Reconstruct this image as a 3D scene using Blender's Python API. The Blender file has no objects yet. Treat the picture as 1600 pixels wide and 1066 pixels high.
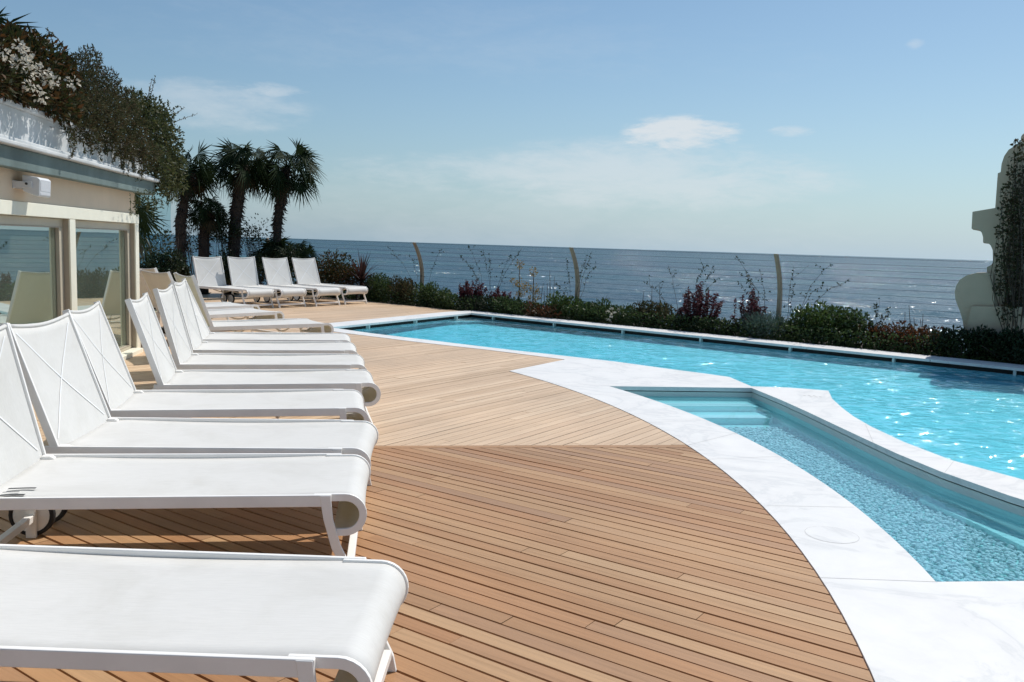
import bpy, bmesh, math, random
import numpy as np
from mathutils import Vector, Matrix
from mathutils.geometry import tessellate_polygon
C = bpy.context.scene.collection
R = math.radians
rng = np.random.default_rng(7)
random.seed(7)

# ------------------------------------------------------------------ camera calibration
W0, H0 = 1600, 1066
FPX, PITCH, ROLL, YAW, HC = 1340., R(6.37), R(1.82), R(8.37), 1.30
def _cam():
    cr, sr, cp, sp = math.cos(ROLL), math.sin(ROLL), math.cos(PITCH), math.sin(PITCH)
    right = np.array([1, 0, 0.]); fwd = np.array([0, cp, -sp]); down = np.array([0, -sp, -cp])
    M = np.stack([cr*right - sr*down, cr*down + sr*right, fwd], 1)
    c, s = math.cos(YAW), math.sin(YAW)
    return np.array([[c, s, 0], [-s, c, 0], [0, 0, 1.]]) @ M
CM = _cam()
def ray(px, py): return CM @ np.array([px-W0/2, py-H0/2, FPX])
def bp(px, py, z=0.):                       # the point at height z
    v = ray(px, py); t = (z-HC)/v[2]; return np.array([0, 0, HC]) + t*v
def atx(px, py, x):                         # the point on the plane X = x
    v = ray(px, py); t = x/v[0]; return np.array([0, 0, HC]) + t*v
def aty(px, py, y):
    v = ray(px, py); t = y/v[1]; return np.array([0, 0, HC]) + t*v
def B2(pts, z=0.): return [tuple(bp(p[0], p[1], z)[:2]) for p in pts]

# ------------------------------------------------------------------ materials
def newmat(name):
    m = bpy.data.materials.new(name); m.use_nodes = True
    nt = m.node_tree; nt.nodes.clear()
    o = nt.nodes.new('ShaderNodeOutputMaterial')
    return m, nt, o
def N(nt, t, **kw):
    n = nt.nodes.new(t)
    for k, v in kw.items():
        if k in n.inputs.keys() if isinstance(k, str) else False: n.inputs[k].default_value = v
        else: setattr(n, k, v)
    return n
def L(nt, a, b): nt.links.new(a, b)
def c4(c): return (c[0], c[1], c[2], 1.)
def ramp(nt, stops):
    r = nt.nodes.new('ShaderNodeValToRGB'); e = r.color_ramp.elements
    while len(e) > 1: e.remove(e[-1])
    e[0].position = stops[0][0]; e[0].color = c4(stops[0][1])
    for p, c in stops[1:]:
        q = e.new(p); q.color = c4(c)
    return r
def noise(nt, scale, detail=4., rough=.55, vec=None, dist=0.):
    n = nt.nodes.new('ShaderNodeTexNoise'); n.inputs['Scale'].default_value = scale
    n.inputs['Detail'].default_value = detail; n.inputs['Roughness'].default_value = rough
    n.inputs['Distortion'].default_value = dist
    if vec is not None: L(nt, vec, n.inputs['Vector'])
    return n
def coords(nt, scale=(1, 1, 1), rot=(0, 0, 0), kind='Object'):
    t = nt.nodes.new('ShaderNodeTexCoord'); m = nt.nodes.new('ShaderNodeMapping')
    m.inputs['Scale'].default_value = scale; m.inputs['Rotation'].default_value = rot
    L(nt, t.outputs[kind], m.inputs['Vector']); return m.outputs['Vector']
def bump(nt, h, strength, dist=.01):
    b = nt.nodes.new('ShaderNodeBump'); b.inputs['Strength'].default_value = strength
    b.inputs['Distance'].default_value = dist; L(nt, h, b.inputs['Height']); return b.outputs['Normal']
def pbsdf(nt, o, rough=.5, spec=.5, base=None):
    p = nt.nodes.new('ShaderNodeBsdfPrincipled'); p.inputs['Roughness'].default_value = rough
    p.inputs['Specular IOR Level'].default_value = spec
    if base: p.inputs['Base Color'].default_value = c4(base)
    L(nt, p.outputs[0], o.inputs[0]); return p
def simple(name, base, rough=.5, var=.08, scale=6., bumpk=0., spec=.5):
    m, nt, o = newmat(name); p = pbsdf(nt, o, rough, spec)
    v = coords(nt); n = noise(nt, scale, 5, .6, v)
    r = ramp(nt, [(.3, [x*(1-var) for x in base]), (.7, [min(1, x*(1+var)) for x in base])])
    L(nt, n.outputs['Fac'], r.inputs[0]); L(nt, r.outputs[0], p.inputs['Base Color'])
    if bumpk:
        n2 = noise(nt, scale*12, 4, .6, v); L(nt, bump(nt, n2.outputs['Fac'], bumpk), p.inputs['Normal'])
    return m
def leafmat(name, cols, trans=.35, rough=.5, spec=.3):
    m, nt, o = newmat(name)
    g = nt.nodes.new('ShaderNodeNewGeometry')
    n = len(cols); r = ramp(nt, [(i/(n-1) if n > 1 else 0, c) for i, c in enumerate(cols)])
    L(nt, g.outputs['Random Per Island'], r.inputs[0])
    p = nt.nodes.new('ShaderNodeBsdfPrincipled'); p.inputs['Roughness'].default_value = rough
    p.inputs['Specular IOR Level'].default_value = spec
    L(nt, r.outputs[0], p.inputs['Base Color'])
    t = nt.nodes.new('ShaderNodeBsdfTranslucent'); L(nt, r.outputs[0], t.inputs[0])
    mx = nt.nodes.new('ShaderNodeMixShader'); mx.inputs[0].default_value = trans
    L(nt, p.outputs[0], mx.inputs[1]); L(nt, t.outputs[0], mx.inputs[2]); L(nt, mx.outputs[0], o.inputs[0])
    return m

def wood(name, ang, tones):
    """boards; ang = heading of the boards, tones = per-board colours"""
    m, nt, o = newmat(name); p = pbsdf(nt, o, .48, .35)
    g = nt.nodes.new('ShaderNodeNewGeometry')
    r = ramp(nt, [(i/(len(tones)-1), t) for i, t in enumerate(tones)])
    L(nt, g.outputs['Random Per Island'], r.inputs[0])
    v = coords(nt, (1, 1, 1), (0, 0, -ang))
    mp = nt.nodes.new('ShaderNodeMapping'); mp.inputs['Scale'].default_value = (2.2, 60, 8); L(nt, v, mp.inputs[0])
    add = nt.nodes.new('ShaderNodeVectorMath'); add.operation = 'MULTIPLY_ADD'
    cmb = nt.nodes.new('ShaderNodeCombineXYZ')
    for k in range(3): L(nt, g.outputs['Random Per Island'], cmb.inputs[k])
    L(nt, cmb.outputs[0], add.inputs[0]); add.inputs[1].default_value = (91, 37, 13); L(nt, mp.outputs[0], add.inputs[2])
    n = noise(nt, 1., 6, .6, add.outputs[0], .6)
    n2 = noise(nt, .9, 3, .5, coords(nt))
    rr = ramp(nt, [(.25, (.80, .78, .75)), (.5, (1, 1, 1)), (.8, (1.14, 1.13, 1.10))]); L(nt, n.outputs['Fac'], rr.inputs[0])
    rb = ramp(nt, [(.3, (.9, .9, .9)), (.7, (1.08, 1.06, 1.04))]); L(nt, n2.outputs['Fac'], rb.inputs[0])
    mu = nt.nodes.new('ShaderNodeMix'); mu.data_type = 'RGBA'; mu.blend_type = 'MULTIPLY'; mu.inputs[0].default_value = 1.
    L(nt, r.outputs[0], mu.inputs[6]); L(nt, rr.outputs[0], mu.inputs[7])
    mu2 = nt.nodes.new('ShaderNodeMix'); mu2.data_type = 'RGBA'; mu2.blend_type = 'MULTIPLY'; mu2.inputs[0].default_value = 1.
    L(nt, mu.outputs[2], mu2.inputs[6]); L(nt, rb.outputs[0], mu2.inputs[7])
    L(nt, mu2.outputs[2], p.inputs['Base Color'])
    L(nt, bump(nt, n.outputs['Fac'], .25, .004), p.inputs['Normal'])
    return m

def marble_mat():
    m, nt, o = newmat('white_marble'); p = pbsdf(nt, o, .5, .35)
    v = coords(nt)
    n1 = noise(nt, 1.1, 8, .62, v, 1.2); n2 = noise(nt, 5., 8, .7, v, .5)
    r1 = ramp(nt, [(.36, (.81, .795, .77)), (.47, (.785, .775, .75)), (.5, (.70, .695, .68)), (.53, (.785, .77, .745)), (.7, (.83, .815, .785))])
    L(nt, n1.outputs['Fac'], r1.inputs[0])
    r2 = ramp(nt, [(.3, (.93, .93, .94)), (.62, (1, 1, 1))]); L(nt, n2.outputs['Fac'], r2.inputs[0])
    mu = nt.nodes.new('ShaderNodeMix'); mu.data_type = 'RGBA'; mu.blend_type = 'MULTIPLY'; mu.inputs[0].default_value = 1.
    L(nt, r1.outputs[0], mu.inputs[6]); L(nt, r2.outputs[0], mu.inputs[7])
    L(nt, mu.outputs[2], p.inputs['Base Color'])
    n3 = noise(nt, 160, 3, .6, v); L(nt, bump(nt, n3.outputs['Fac'], .08, .002), p.inputs['Normal'])
    return m

def chop(nt, base, v, layers):
    cur = base
    for sc, amp, st, rot in layers:
        mp = nt.nodes.new('ShaderNodeMapping'); mp.inputs['Scale'].default_value = (sc*st, sc, sc); mp.inputs['Rotation'].default_value = (0, 0, R(rot)); L(nt, v, mp.inputs[0])
        n = noise(nt, 1., 2, .5, mp.outputs[0], .3)
        s = nt.nodes.new('ShaderNodeVectorMath'); s.operation = 'SUBTRACT'; L(nt, n.outputs['Color'], s.inputs[0]); s.inputs[1].default_value = (.5, .5, .5)
        k = nt.nodes.new('ShaderNodeVectorMath'); k.operation = 'MULTIPLY'; L(nt, s.outputs[0], k.inputs[0]); k.inputs[1].default_value = (amp, amp, 0)
        a = nt.nodes.new('ShaderNodeVectorMath'); a.operation = 'ADD'; L(nt, k.outputs[0], a.inputs[0])
        if hasattr(cur, 'node'): L(nt, cur, a.inputs[1])
        else: a.inputs[1].default_value = cur
        cur = a.outputs[0]
    z = nt.nodes.new('ShaderNodeVectorMath'); z.operation = 'NORMALIZE'; L(nt, cur, z.inputs[0]); return z.outputs[0]
def water_mat(name, tint, scales, strength, refl=1., refr=.35, glint=None):
    m, nt, o = newmat(name); v = coords(nt)
    hs = None
    for sc, amp, st in scales:
        mp = nt.nodes.new('ShaderNodeMapping'); mp.inputs['Scale'].default_value = (sc*st, sc, sc)
        mp.inputs['Rotation'].default_value = (0, 0, R(35)); L(nt, v, mp.inputs[0])
        n = noise(nt, 1., 3, .5, mp.outputs[0], .8)
        k = nt.nodes.new('ShaderNodeMath'); k.operation = 'MULTIPLY_ADD'; k.inputs[1].default_value = amp
        L(nt, n.outputs['Fac'], k.inputs[0])
        if hs is not None: L(nt, hs, k.inputs[2])
        else: k.inputs[2].default_value = 0
        hs = k.outputs[0]
    nb = bump(nt, hs, strength, .1)
    tr = nt.nodes.new('ShaderNodeBsdfTransparent'); tr.inputs[0].default_value = c4(tint)
    rf = nt.nodes.new('ShaderNodeBsdfRefraction'); rf.inputs[0].default_value = c4(tint); rf.inputs['IOR'].default_value = 1.33
    rf.inputs['Roughness'].default_value = 0.; L(nt, nb, rf.inputs['Normal'])
    m1 = nt.nodes.new('ShaderNodeMixShader'); m1.inputs[0].default_value = refr
    L(nt, tr.outputs[0], m1.inputs[1]); L(nt, rf.outputs[0], m1.inputs[2])
    gl = nt.nodes.new('ShaderNodeBsdfGlossy'); gl.inputs['Roughness'].default_value = .035; gn = chop(nt, nb, v, glint) if glint else nb; L(nt, gn, gl.inputs['Normal'])
    gl.inputs[0].default_value = (1, 1, 1, 1)
    fr = nt.nodes.new('ShaderNodeFresnel'); fr.inputs[0].default_value = 1.33; L(nt, nb, fr.inputs['Normal'])
    k = nt.nodes.new('ShaderNodeMath'); k.operation = 'MULTIPLY'; k.inputs[1].default_value = refl; L(nt, fr.outputs[0], k.inputs[0])
    m2 = nt.nodes.new('ShaderNodeMixShader'); L(nt, k.outputs[0], m2.inputs[0])
    L(nt, m1.outputs[0], m2.inputs[1]); L(nt, gl.outputs[0], m2.inputs[2]); L(nt, m2.outputs[0], o.inputs[0])
    return m

def absorb(m, col, dens):
    nt = m.node_tree; v = nt.nodes.new('ShaderNodeVolumeAbsorption'); v.inputs['Color'].default_value = c4(col); v.inputs['Density'].default_value = dens
    o = [n for n in nt.nodes if n.type == 'OUTPUT_MATERIAL'][0]; L(nt, v.outputs[0], o.inputs['Volume']); return m
def sea_mat():
    m, nt, o = newmat('sea_water'); v = coords(nt)
    hs = None
    for sc, amp, st, rot in ((.018, 9., .5, 20), (.09, 3.2, .5, 35), (.45, .9, .6, 10), (2.2, .2, .8, 50)):
        mp = nt.nodes.new('ShaderNodeMapping'); mp.inputs['Scale'].default_value = (sc*st, sc, sc)
        mp.inputs['Rotation'].default_value = (0, 0, R(rot)); L(nt, v, mp.inputs[0])
        n = noise(nt, 1., 4, .6, mp.outputs[0], .4)
        k = nt.nodes.new('ShaderNodeMath'); k.operation = 'MULTIPLY_ADD'; k.inputs[1].default_value = amp
        L(nt, n.outputs['Fac'], k.inputs[0])
        if hs is not None: L(nt, hs, k.inputs[2])
        else: k.inputs[2].default_value = 0
        hs = k.outputs[0]
    nb = bump(nt, hs, 1., 1.3)
    n = noise(nt, .004, 4, .6, coords(nt, (.25, 1, 1), (0, 0, R(20))))
    r = ramp(nt, [(.35, (.010, .045, .08)), (.55, (.018, .075, .105)), (.7, (.035, .12, .13))]); L(nt, n.outputs['Fac'], r.inputs[0])
    d = nt.nodes.new('ShaderNodeBsdfDiffuse'); L(nt, r.outputs[0], d.inputs[0])
    g = nt.nodes.new('ShaderNodeBsdfGlossy'); g.inputs['Roughness'].default_value = .37; gn = chop(nt, (0, 0, 1.), v, ((.03, .6, .4, 20), (.25, 1.0, .5, 35), (1.7, 1.4, .7, 10))); L(nt, gn, g.inputs['Normal'])
    g.inputs[0].default_value = (.9, .95, 1, 1)
    g2 = nt.nodes.new('ShaderNodeBsdfGlossy'); g2.inputs['Roughness'].default_value = .06; g2.inputs[0].default_value = (1, 1, 1, 1)
    L(nt, chop(nt, (0, 0, 1.), v, ((.035, 2.6, .35, 25), (.13, 2.6, .5, 35), (.5, 1.5, .6, 10))), g2.inputs['Normal'])
    gm = nt.nodes.new('ShaderNodeMixShader'); gm.inputs[0].default_value = .3; L(nt, g.outputs[0], gm.inputs[1]); L(nt, g2.outputs[0], gm.inputs[2])
    fr = nt.nodes.new('ShaderNodeFresnel'); fr.inputs[0].default_value = 1.33; L(nt, gn, fr.inputs['Normal'])
    k = nt.nodes.new('ShaderNodeMath'); k.operation = 'MULTIPLY'; k.inputs[1].default_value = .33; k.use_clamp = True
    L(nt, fr.outputs[0], k.inputs[0])
    mx = nt.nodes.new('ShaderNodeMixShader'); L(nt, k.outputs[0], mx.inputs[0])
    L(nt, d.outputs[0], mx.inputs[1]); L(nt, gm.outputs[0], mx.inputs[2]); L(nt, mx.outputs[0], o.inputs[0])
    return m

def fabric_mat(name, base, tcol, tw):
    m, nt, o = newmat(name)
    v = coords(nt)
    wx = nt.nodes.new('ShaderNodeMapping'); wx.inputs['Scale'].default_value = (18, 420, 40); L(nt, v, wx.inputs[0])
    n = noise(nt, 1., 3, .6, wx.outputs[0])
    oi = nt.nodes.new('ShaderNodeObjectInfo'); of = nt.nodes.new('ShaderNodeVectorMath'); of.operation = 'MULTIPLY_ADD'; L(nt, oi.outputs['Location'], of.inputs[0]); of.inputs[1].default_value = (3.7, 5.1, 2.); L(nt, v, of.inputs[2])
    n2 = noise(nt, 3.2, 6, .65, of.outputs[0], .6)
    r = ramp(nt, [(.3, [x*.93 for x in base]), (.7, [min(1, x*1.03) for x in base])]); L(nt, n.outputs['Fac'], r.inputs[0])
    r2 = ramp(nt, [(.3, (.91, .905, .89)), (.55, (1, 1, 1))]); L(nt, n2.outputs['Fac'], r2.inputs[0])
    mu = nt.nodes.new('ShaderNodeMix'); mu.data_type = 'RGBA'; mu.blend_type = 'MULTIPLY'; mu.inputs[0].default_value = 1.
    L(nt, r.outputs[0], mu.inputs[6]); L(nt, r2.outputs[0], mu.inputs[7])
    p = nt.nodes.new('ShaderNodeBsdfPrincipled'); p.inputs['Roughness'].default_value = .6; p.inputs['Specular IOR Level'].default_value = .3
    L(nt, mu.outputs[2], p.inputs['Base Color']); L(nt, bump(nt, n.outputs['Fac'], .18, .002), p.inputs['Normal'])
    t = nt.nodes.new('ShaderNodeBsdfTranslucent'); t.inputs[0].default_value = c4(tcol)
    mx = nt.nodes.new('ShaderNodeMixShader'); mx.inputs[0].default_value = tw
    L(nt, p.outputs[0], mx.inputs[1]); L(nt, t.outputs[0], mx.inputs[2]); L(nt, mx.outputs[0], o.inputs[0])
    return m

def glass_mat(name, refl, tint, gcol=(1, 1, 1), film=0., blend=.35):
    m, nt, o = newmat(name)
    tr = nt.nodes.new('ShaderNodeBsdfTransparent'); tr.inputs[0].default_value = c4(tint)
    gl = nt.nodes.new('ShaderNodeBsdfGlossy'); gl.inputs['Roughness'].default_value = .002; gl.inputs[0].default_value = c4(gcol)
    n = noise(nt, .7, 2, .5, coords(nt)); L(nt, bump(nt, n.outputs['Fac'], .03, .02), gl.inputs['Normal'])
    fr = nt.nodes.new('ShaderNodeLayerWeight'); fr.inputs[0].default_value = blend
    k = nt.nodes.new('ShaderNodeMapRange'); k.inputs[3].default_value = refl; k.inputs[4].default_value = 1.
    L(nt, fr.outputs['Fresnel'], k.inputs[0])
    mx = nt.nodes.new('ShaderNodeMixShader'); L(nt, k.outputs[0], mx.inputs[0])
    L(nt, tr.outputs[0], mx.inputs[1]); L(nt, gl.outputs[0], mx.inputs[2])
    df = nt.nodes.new('ShaderNodeBsdfDiffuse'); df.inputs[0].default_value = (.62, .72, .58, 1); fm = nt.nodes.new('ShaderNodeMixShader')
    n4 = noise(nt, 2.2, 5, .6, coords(nt)); fk = nt.nodes.new('ShaderNodeMapRange'); fk.inputs[3].default_value = film*.5; fk.inputs[4].default_value = film*1.5; L(nt, n4.outputs['Fac'], fk.inputs[0]); L(nt, fk.outputs[0], fm.inputs[0])
    L(nt, mx.outputs[0], fm.inputs[1]); L(nt, df.outputs[0], fm.inputs[2]); L(nt, fm.outputs[0], o.inputs[0])
    return m

def plaster(name, base, var=.1, scale=2.5, streak=False):
    m, nt, o = newmat(name); p = pbsdf(nt, o, .8, .2)
    v = coords(nt); n = noise(nt, scale, 7, .65, v)
    r = ramp(nt, [(.25, [x*(1-var) for x in base]), (.75, [min(1, x*(1+var*.6)) for x in base])]); L(nt, n.outputs['Fac'], r.inputs[0])
    col = r.outputs[0]
    if streak:
        n3 = noise(nt, 1., 5, .6, coords(nt, (3.2, 3.2, .9)))
        r3 = ramp(nt, [(.3, (.80, .81, .81)), (.6, (1, 1, 1))]); L(nt, n3.outputs['Fac'], r3.inputs[0])
        mu = nt.nodes.new('ShaderNodeMix'); mu.data_type = 'RGBA'; mu.blend_type = 'MULTIPLY'; mu.inputs[0].default_value = 1.
        L(nt, col, mu.inputs[6]); L(nt, r3.outputs[0], mu.inputs[7]); col = mu.outputs[2]
    L(nt, col, p.inputs['Base Color'])
    n2 = noise(nt, 45, 5, .6, v); L(nt, bump(nt, n2.outputs['Fac'], .25, .004), p.inputs['Normal'])
    return m

M = {}
M['frame'] = simple('white_powder_coat', (.92, .89, .84), .38, .04, 9, .03)
M['fabric'] = fabric_mat('white_sling', (.82, .81, .785), (.76, .68, .36), .17)
M['cross_light'] = simple('white_cross_light', (.9, .9, .89), .5, .02, 9)
M['rubber'] = simple('black_rubber', (.02, .02, .02), .7, .2, 20)
M['ink'] = simple('black_print', (.015, .015, .015), .6, .2, 20)
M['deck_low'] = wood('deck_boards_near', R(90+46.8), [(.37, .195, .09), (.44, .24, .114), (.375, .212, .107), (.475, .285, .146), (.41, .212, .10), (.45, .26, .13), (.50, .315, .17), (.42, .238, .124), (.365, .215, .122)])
M['deck_up'] = wood('deck_boards_far_sheen', R(90-43.2), [(.58, .41, .26), (.66, .48, .32), (.61, .435, .285), (.72, .54, .37), (.64, .455, .30), (.69, .505, .34)])  # lighter tones put the sheen of boards running this way into the colour
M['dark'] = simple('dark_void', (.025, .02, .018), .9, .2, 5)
M['marble'] = marble_mat()
M['joint'] = simple('grey_joint', (.55, .54, .52), .8, .1, 9)
M['tile'] = simple('pool_lining', (.58, .70, .75), .5, .09, 2.2)
M['tile2'] = simple('wading_lining', (.58, .86, .85), .5, .05, 3)
M['shelf'] = simple('shelf_lining', (.40, .47, .47), .5, .06, 3)
M['tilegrey'] = simple('waterline_band', (.66, .70, .67), .5, .06, 3)
M['nosing'] = simple('step_nosing', (.85, .88, .88), .5, .03, 3)
M['pool_water'] = absorb(water_mat('pool_water', (.90, .99, 1.), ((1.6, .6, 1.), (5., .32, .6), (14., .2, .6)), 0.55, .52, .12, ((3., .8, .6, 30), (12., 2.5, .7, 10))), (.06, .895, .985), 1.35)
M['wade_water'] = water_mat('wading_water', (.65, .915, .985), ((1.5, .3, 1.), (5., .08, 1.)), .05, .62, .2)
M['sea'] = sea_mat()
M['pebble'] = leafmat('white_pebble', [(.50, .58, .62), (.72, .79, .82), (.88, .90, .91), (.62, .70, .74), (.80, .84, .86)], 0., .6)
M['soil'] = simple('soil', (.05, .035, .025), .95, .3, 14, .3)
M['rock'] = simple('cliff', (.12, .10, .08), .95, .3, 3, .3)
M['wall'] = plaster('peach_wall', (.84, .66, .49), .07)
M['parapet'] = plaster('streaked_white', (.64, .65, .645), .12, 3., True)  # off-white with uneven greyer streaks
M['cream'] = simple('cream_paint', (.86, .83, .69), .45, .04, 5, .04)
M['sash'] = simple('sash_paint', (.56, .50, .39), .45, .05, 5, .04)
M['fascia'] = plaster('grey_green_metal', (.175, .225, .215), .2, 4., True)
M['glass'] = glass_mat('window_glass', .56, (.78, .92, .84), (.86, .96, .88), .09)
M['screen'] = glass_mat('screen_glass', .0, (.80, .90, .92), blend=.06)
M['room'] = simple('room_wall', (.42, .46, .34), .9, .1, 2)
M['roomfloor'] = simple('room_floor', (.16, .13, .09), .6, .1, 2)
M['jamb'] = simple('jamb_shade_gasket', (.42, .355, .28), .5, .06, 6)  # painted shade on the post bodies, plain colour on the gaskets
M['curtain'] = simple('curtain', (.70, .72, .58), .9, .1, 12)
M['plastic'] = simple('white_plastic', (.72, .73, .74), .45, .03, 8)
M['grille'] = simple('speaker_grille', (.60, .61, .63), .6, .06, 60)
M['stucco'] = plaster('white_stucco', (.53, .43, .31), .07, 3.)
M['post'] = simple('grey_post', (.29, .215, .14), .6, .12, 12, .1)
M['wire'] = simple('dark_wire', (.02, .025, .03), .5, .1, 20)
M['bark'] = simple('palm_fibre', (.045, .032, .024), .95, .4, 30, .5)
M['stem'] = simple('twig', (.07, .05, .035), .9, .2, 20)
M['palm'] = leafmat('palm_leaf', [(.012, .022, .009), (.018, .032, .012), (.028, .044, .018), (.015, .025, .010)], .2, .6, .08)
M['palmdry'] = leafmat('dry_palm_leaf', [(.055, .038, .018), (.035, .035, .015), (.09, .06, .025)], .3, .6)
M['green'] = leafmat('green_leaf', [(.035, .06, .018), (.055, .09, .028), (.075, .115, .035), (.04, .058, .02)], .35)
M['roofgreen'] = leafmat('roof_shrub_leaf', [(.05, .062, .02), (.08, .09, .03), (.035, .05, .018), (.11, .105, .045), (.06, .08, .028)], .35)
M['bright'] = leafmat('bright_green_leaf', [(.06, .10, .02), (.09, .14, .03), (.05, .08, .02), (.12, .15, .05)], .35)
M['darkgreen'] = leafmat('dark_green_leaf', [(.015, .028, .012), (.03, .045, .018), (.02, .035, .015)], .25)
M['olive'] = leafmat('olive_leaf', [(.055, .062, .026), (.095, .088, .045), (.08, .052, .026), (.036, .045, .02), (.07, .078, .034)], .3, .7, .12)
M['bronze'] = leafmat('bronze_leaf', [(.085, .038, .014), (.04, .048, .015), (.03, .04, .013), (.12, .052, .018), (.025, .034, .012), (.05, .052, .018)], .35, .55, .2)
M['red'] = leafmat('burgundy_leaf', [(.12, .022, .03), (.08, .018, .022), (.17, .04, .05), (.06, .03, .02)], .35)
M['rust'] = leafmat('rust_leaf', [(.14, .04, .015), (.09, .035, .015), (.05, .05, .02), (.17, .06, .025)], .35)
M['silver'] = leafmat('silver_leaf', [(.11, .16, .12), (.08, .13, .10), (.15, .19, .15)], .3)
M['cordyline'] = leafmat('dark_sword_leaf', [(.05, .022, .02), (.08, .035, .03), (.035, .025, .02)], .2)
M['white_fl'] = leafmat('white_petal', [(.62, .58, .48), (.7, .66, .56), (.5, .45, .36)], .3)
M['yellow_fl'] = leafmat('yellow_petal', [(.32, .20, .06), (.25, .17, .06), (.38, .28, .10)], .3)
M['pink_fl'] = leafmat('pink_petal', [(.35, .10, .14), (.28, .08, .10)], .3)

# ------------------------------------------------------------------ mesh building
class MB:
    def __init__(s): s.v = []; s.f = []; s.sm = []
    def add(s, vs, fs, smooth=False):
        b = len(s.v); s.v += [tuple(map(float, p)) for p in vs]; s.f += [tuple(i+b for i in q) for q in fs]; s.sm += [smooth]*len(fs)
    def box(s, x0, x1, y0, y1, z0, z1):
        s.add([(x0, y0, z0), (x1, y0, z0), (x1, y1, z0), (x0, y1, z0), (x0, y0, z1), (x1, y0, z1), (x1, y1, z1), (x0, y1, z1)],
              [(0, 3, 2, 1), (4, 5, 6, 7), (0, 1, 5, 4), (1, 2, 6, 5), (2, 3, 7, 6), (3, 0, 4, 7)])
    def tube(s, path, rad, n=6, cap=True, smooth=True):
        P = [Vector(p) for p in path]; k = len(P)
        if not hasattr(rad, '__len__'): rad = [rad]*k
        rings = []; u = None
        for i in range(k):
            t = (P[min(i+1, k-1)]-P[max(i-1, 0)]).normalized()
            if u is None: u = t.orthogonal().normalized()
            else: u = (u - t*u.dot(t)).normalized() if (u - t*u.dot(t)).length > 1e-6 else t.orthogonal().normalized()
            w = t.cross(u)
            rings += [P[i]+(u*math.cos(2*math.pi*j/n)+w*math.sin(2*math.pi*j/n))*rad[i] for j in range(n)]
        fs = [(i*n+j, i*n+(j+1) % n, (i+1)*n+(j+1) % n, (i+1)*n+j) for i in range(k-1) for j in range(n)]
        if cap: fs += [tuple(range(n-1, -1, -1)), tuple((k-1)*n+j for j in range(n))]
        s.add(rings, fs, smooth)
    def ribbon(s, outer, inner, y0, y1):       # bar bounded by two equal-length XZ polylines, between two Y planes
        k = len(outer); vs = []
        for (a, b) in zip(outer, inner): vs += [(a[0], y0, a[1]), (a[0], y1, a[1]), (b[0], y1, b[1]), (b[0], y0, b[1])]
        fs = []
        for i in range(k-1):
            for j in range(4): fs.append((i*4+j, i*4+(j+1) % 4, (i+1)*4+(j+1) % 4, (i+1)*4+j))
        fs += [(3, 2, 1, 0), tuple((k-1)*4+j for j in range(4))]
        s.add(vs, fs)
    def prism(s, poly, z0, z1, holes=(), top=True, bottom=True, sides=True):
        loops = [list(poly)]+[list(h) for h in holes]
        flat = [p for l in loops for p in l]; n = len(flat)
        tris = tessellate_polygon([[Vector((p[0], p[1], 0)) for p in l] for l in loops])
        vs = [(p[0], p[1], z1) for p in flat]+[(p[0], p[1], z0) for p in flat]; fs = []
        for t in tris:
            a, b, c = [flat[i] for i in t]
            up = (b[0]-a[0])*(c[1]-a[1])-(b[1]-a[1])*(c[0]-a[0]) > 0
            t = t if up else t[::-1]
            if top: fs.append(tuple(t))
            if bottom: fs.append(tuple(i+n for i in t[::-1]))
        if sides:
            o = 0
            for li, l in enumerate(loops):
                ar = sum(l[i][0]*l[(i+1) % len(l)][1]-l[(i+1) % len(l)][0]*l[i][1] for i in range(len(l)))
                ccw = (ar > 0) == (li == 0)
                for i in range(len(l)):
                    a, b = o+i, o+(i+1) % len(l)
                    fs.append((a+n, b+n, b, a) if ccw else (b+n, a+n, a, b))
                o += len(l)
        s.add(vs, fs)
    def build(s, name, mat, parent=None, loc=None, bevel=0.):
        me = bpy.data.meshes.new(name); me.from_pydata(s.v, [], s.f); me.update()
        me.polygons.foreach_set('use_smooth', s.sm)
        o = bpy.data.objects.new(name, me); C.objects.link(o); me.materials.append(mat)
        if parent is not None: o.parent = parent
        if loc is not None: o.location = loc
        if bevel:
            b = o.modifiers.new('edge', 'BEVEL'); b.width = bevel; b.segments = 2; b.limit_method = 'ANGLE'
        return o
def tag(o, label, cat, group=None):
    o['label'] = label; o['category'] = cat
    if group: o['group'] = group
    return o
def kind(o, k='structure'): o['kind'] = k; return o
def thing(name, label, cat, loc=(0, 0, 0), rz=0., group=None):
    o = bpy.data.objects.new(name, None); C.objects.link(o); o.empty_display_size = .1
    o.location = tuple(map(float, loc)); o.rotation_euler = (0, 0, rz); return tag(o, label, cat, group)
def npmesh(name, V, F, mat, parent=None):
    me = bpy.data.meshes.new(name); F = np.asarray(F, np.int32); k = F.shape[1]
    me.vertices.add(len(V)); me.vertices.foreach_set('co', np.asarray(V, np.float32).ravel())
    me.loops.add(F.size); me.loops.foreach_set('vertex_index', F.ravel())
    me.polygons.add(len(F)); me.polygons.foreach_set('loop_start', np.arange(0, F.size, k, dtype=np.int32))
    me.update(calc_edges=True); me.validate()
    o = bpy.data.objects.new(name, me); C.objects.link(o); me.materials.append(mat)
    if parent is not None: o.parent = parent
    return o
def unit(a): return a/(np.linalg.norm(a, axis=-1, keepdims=True)+1e-9)
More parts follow.
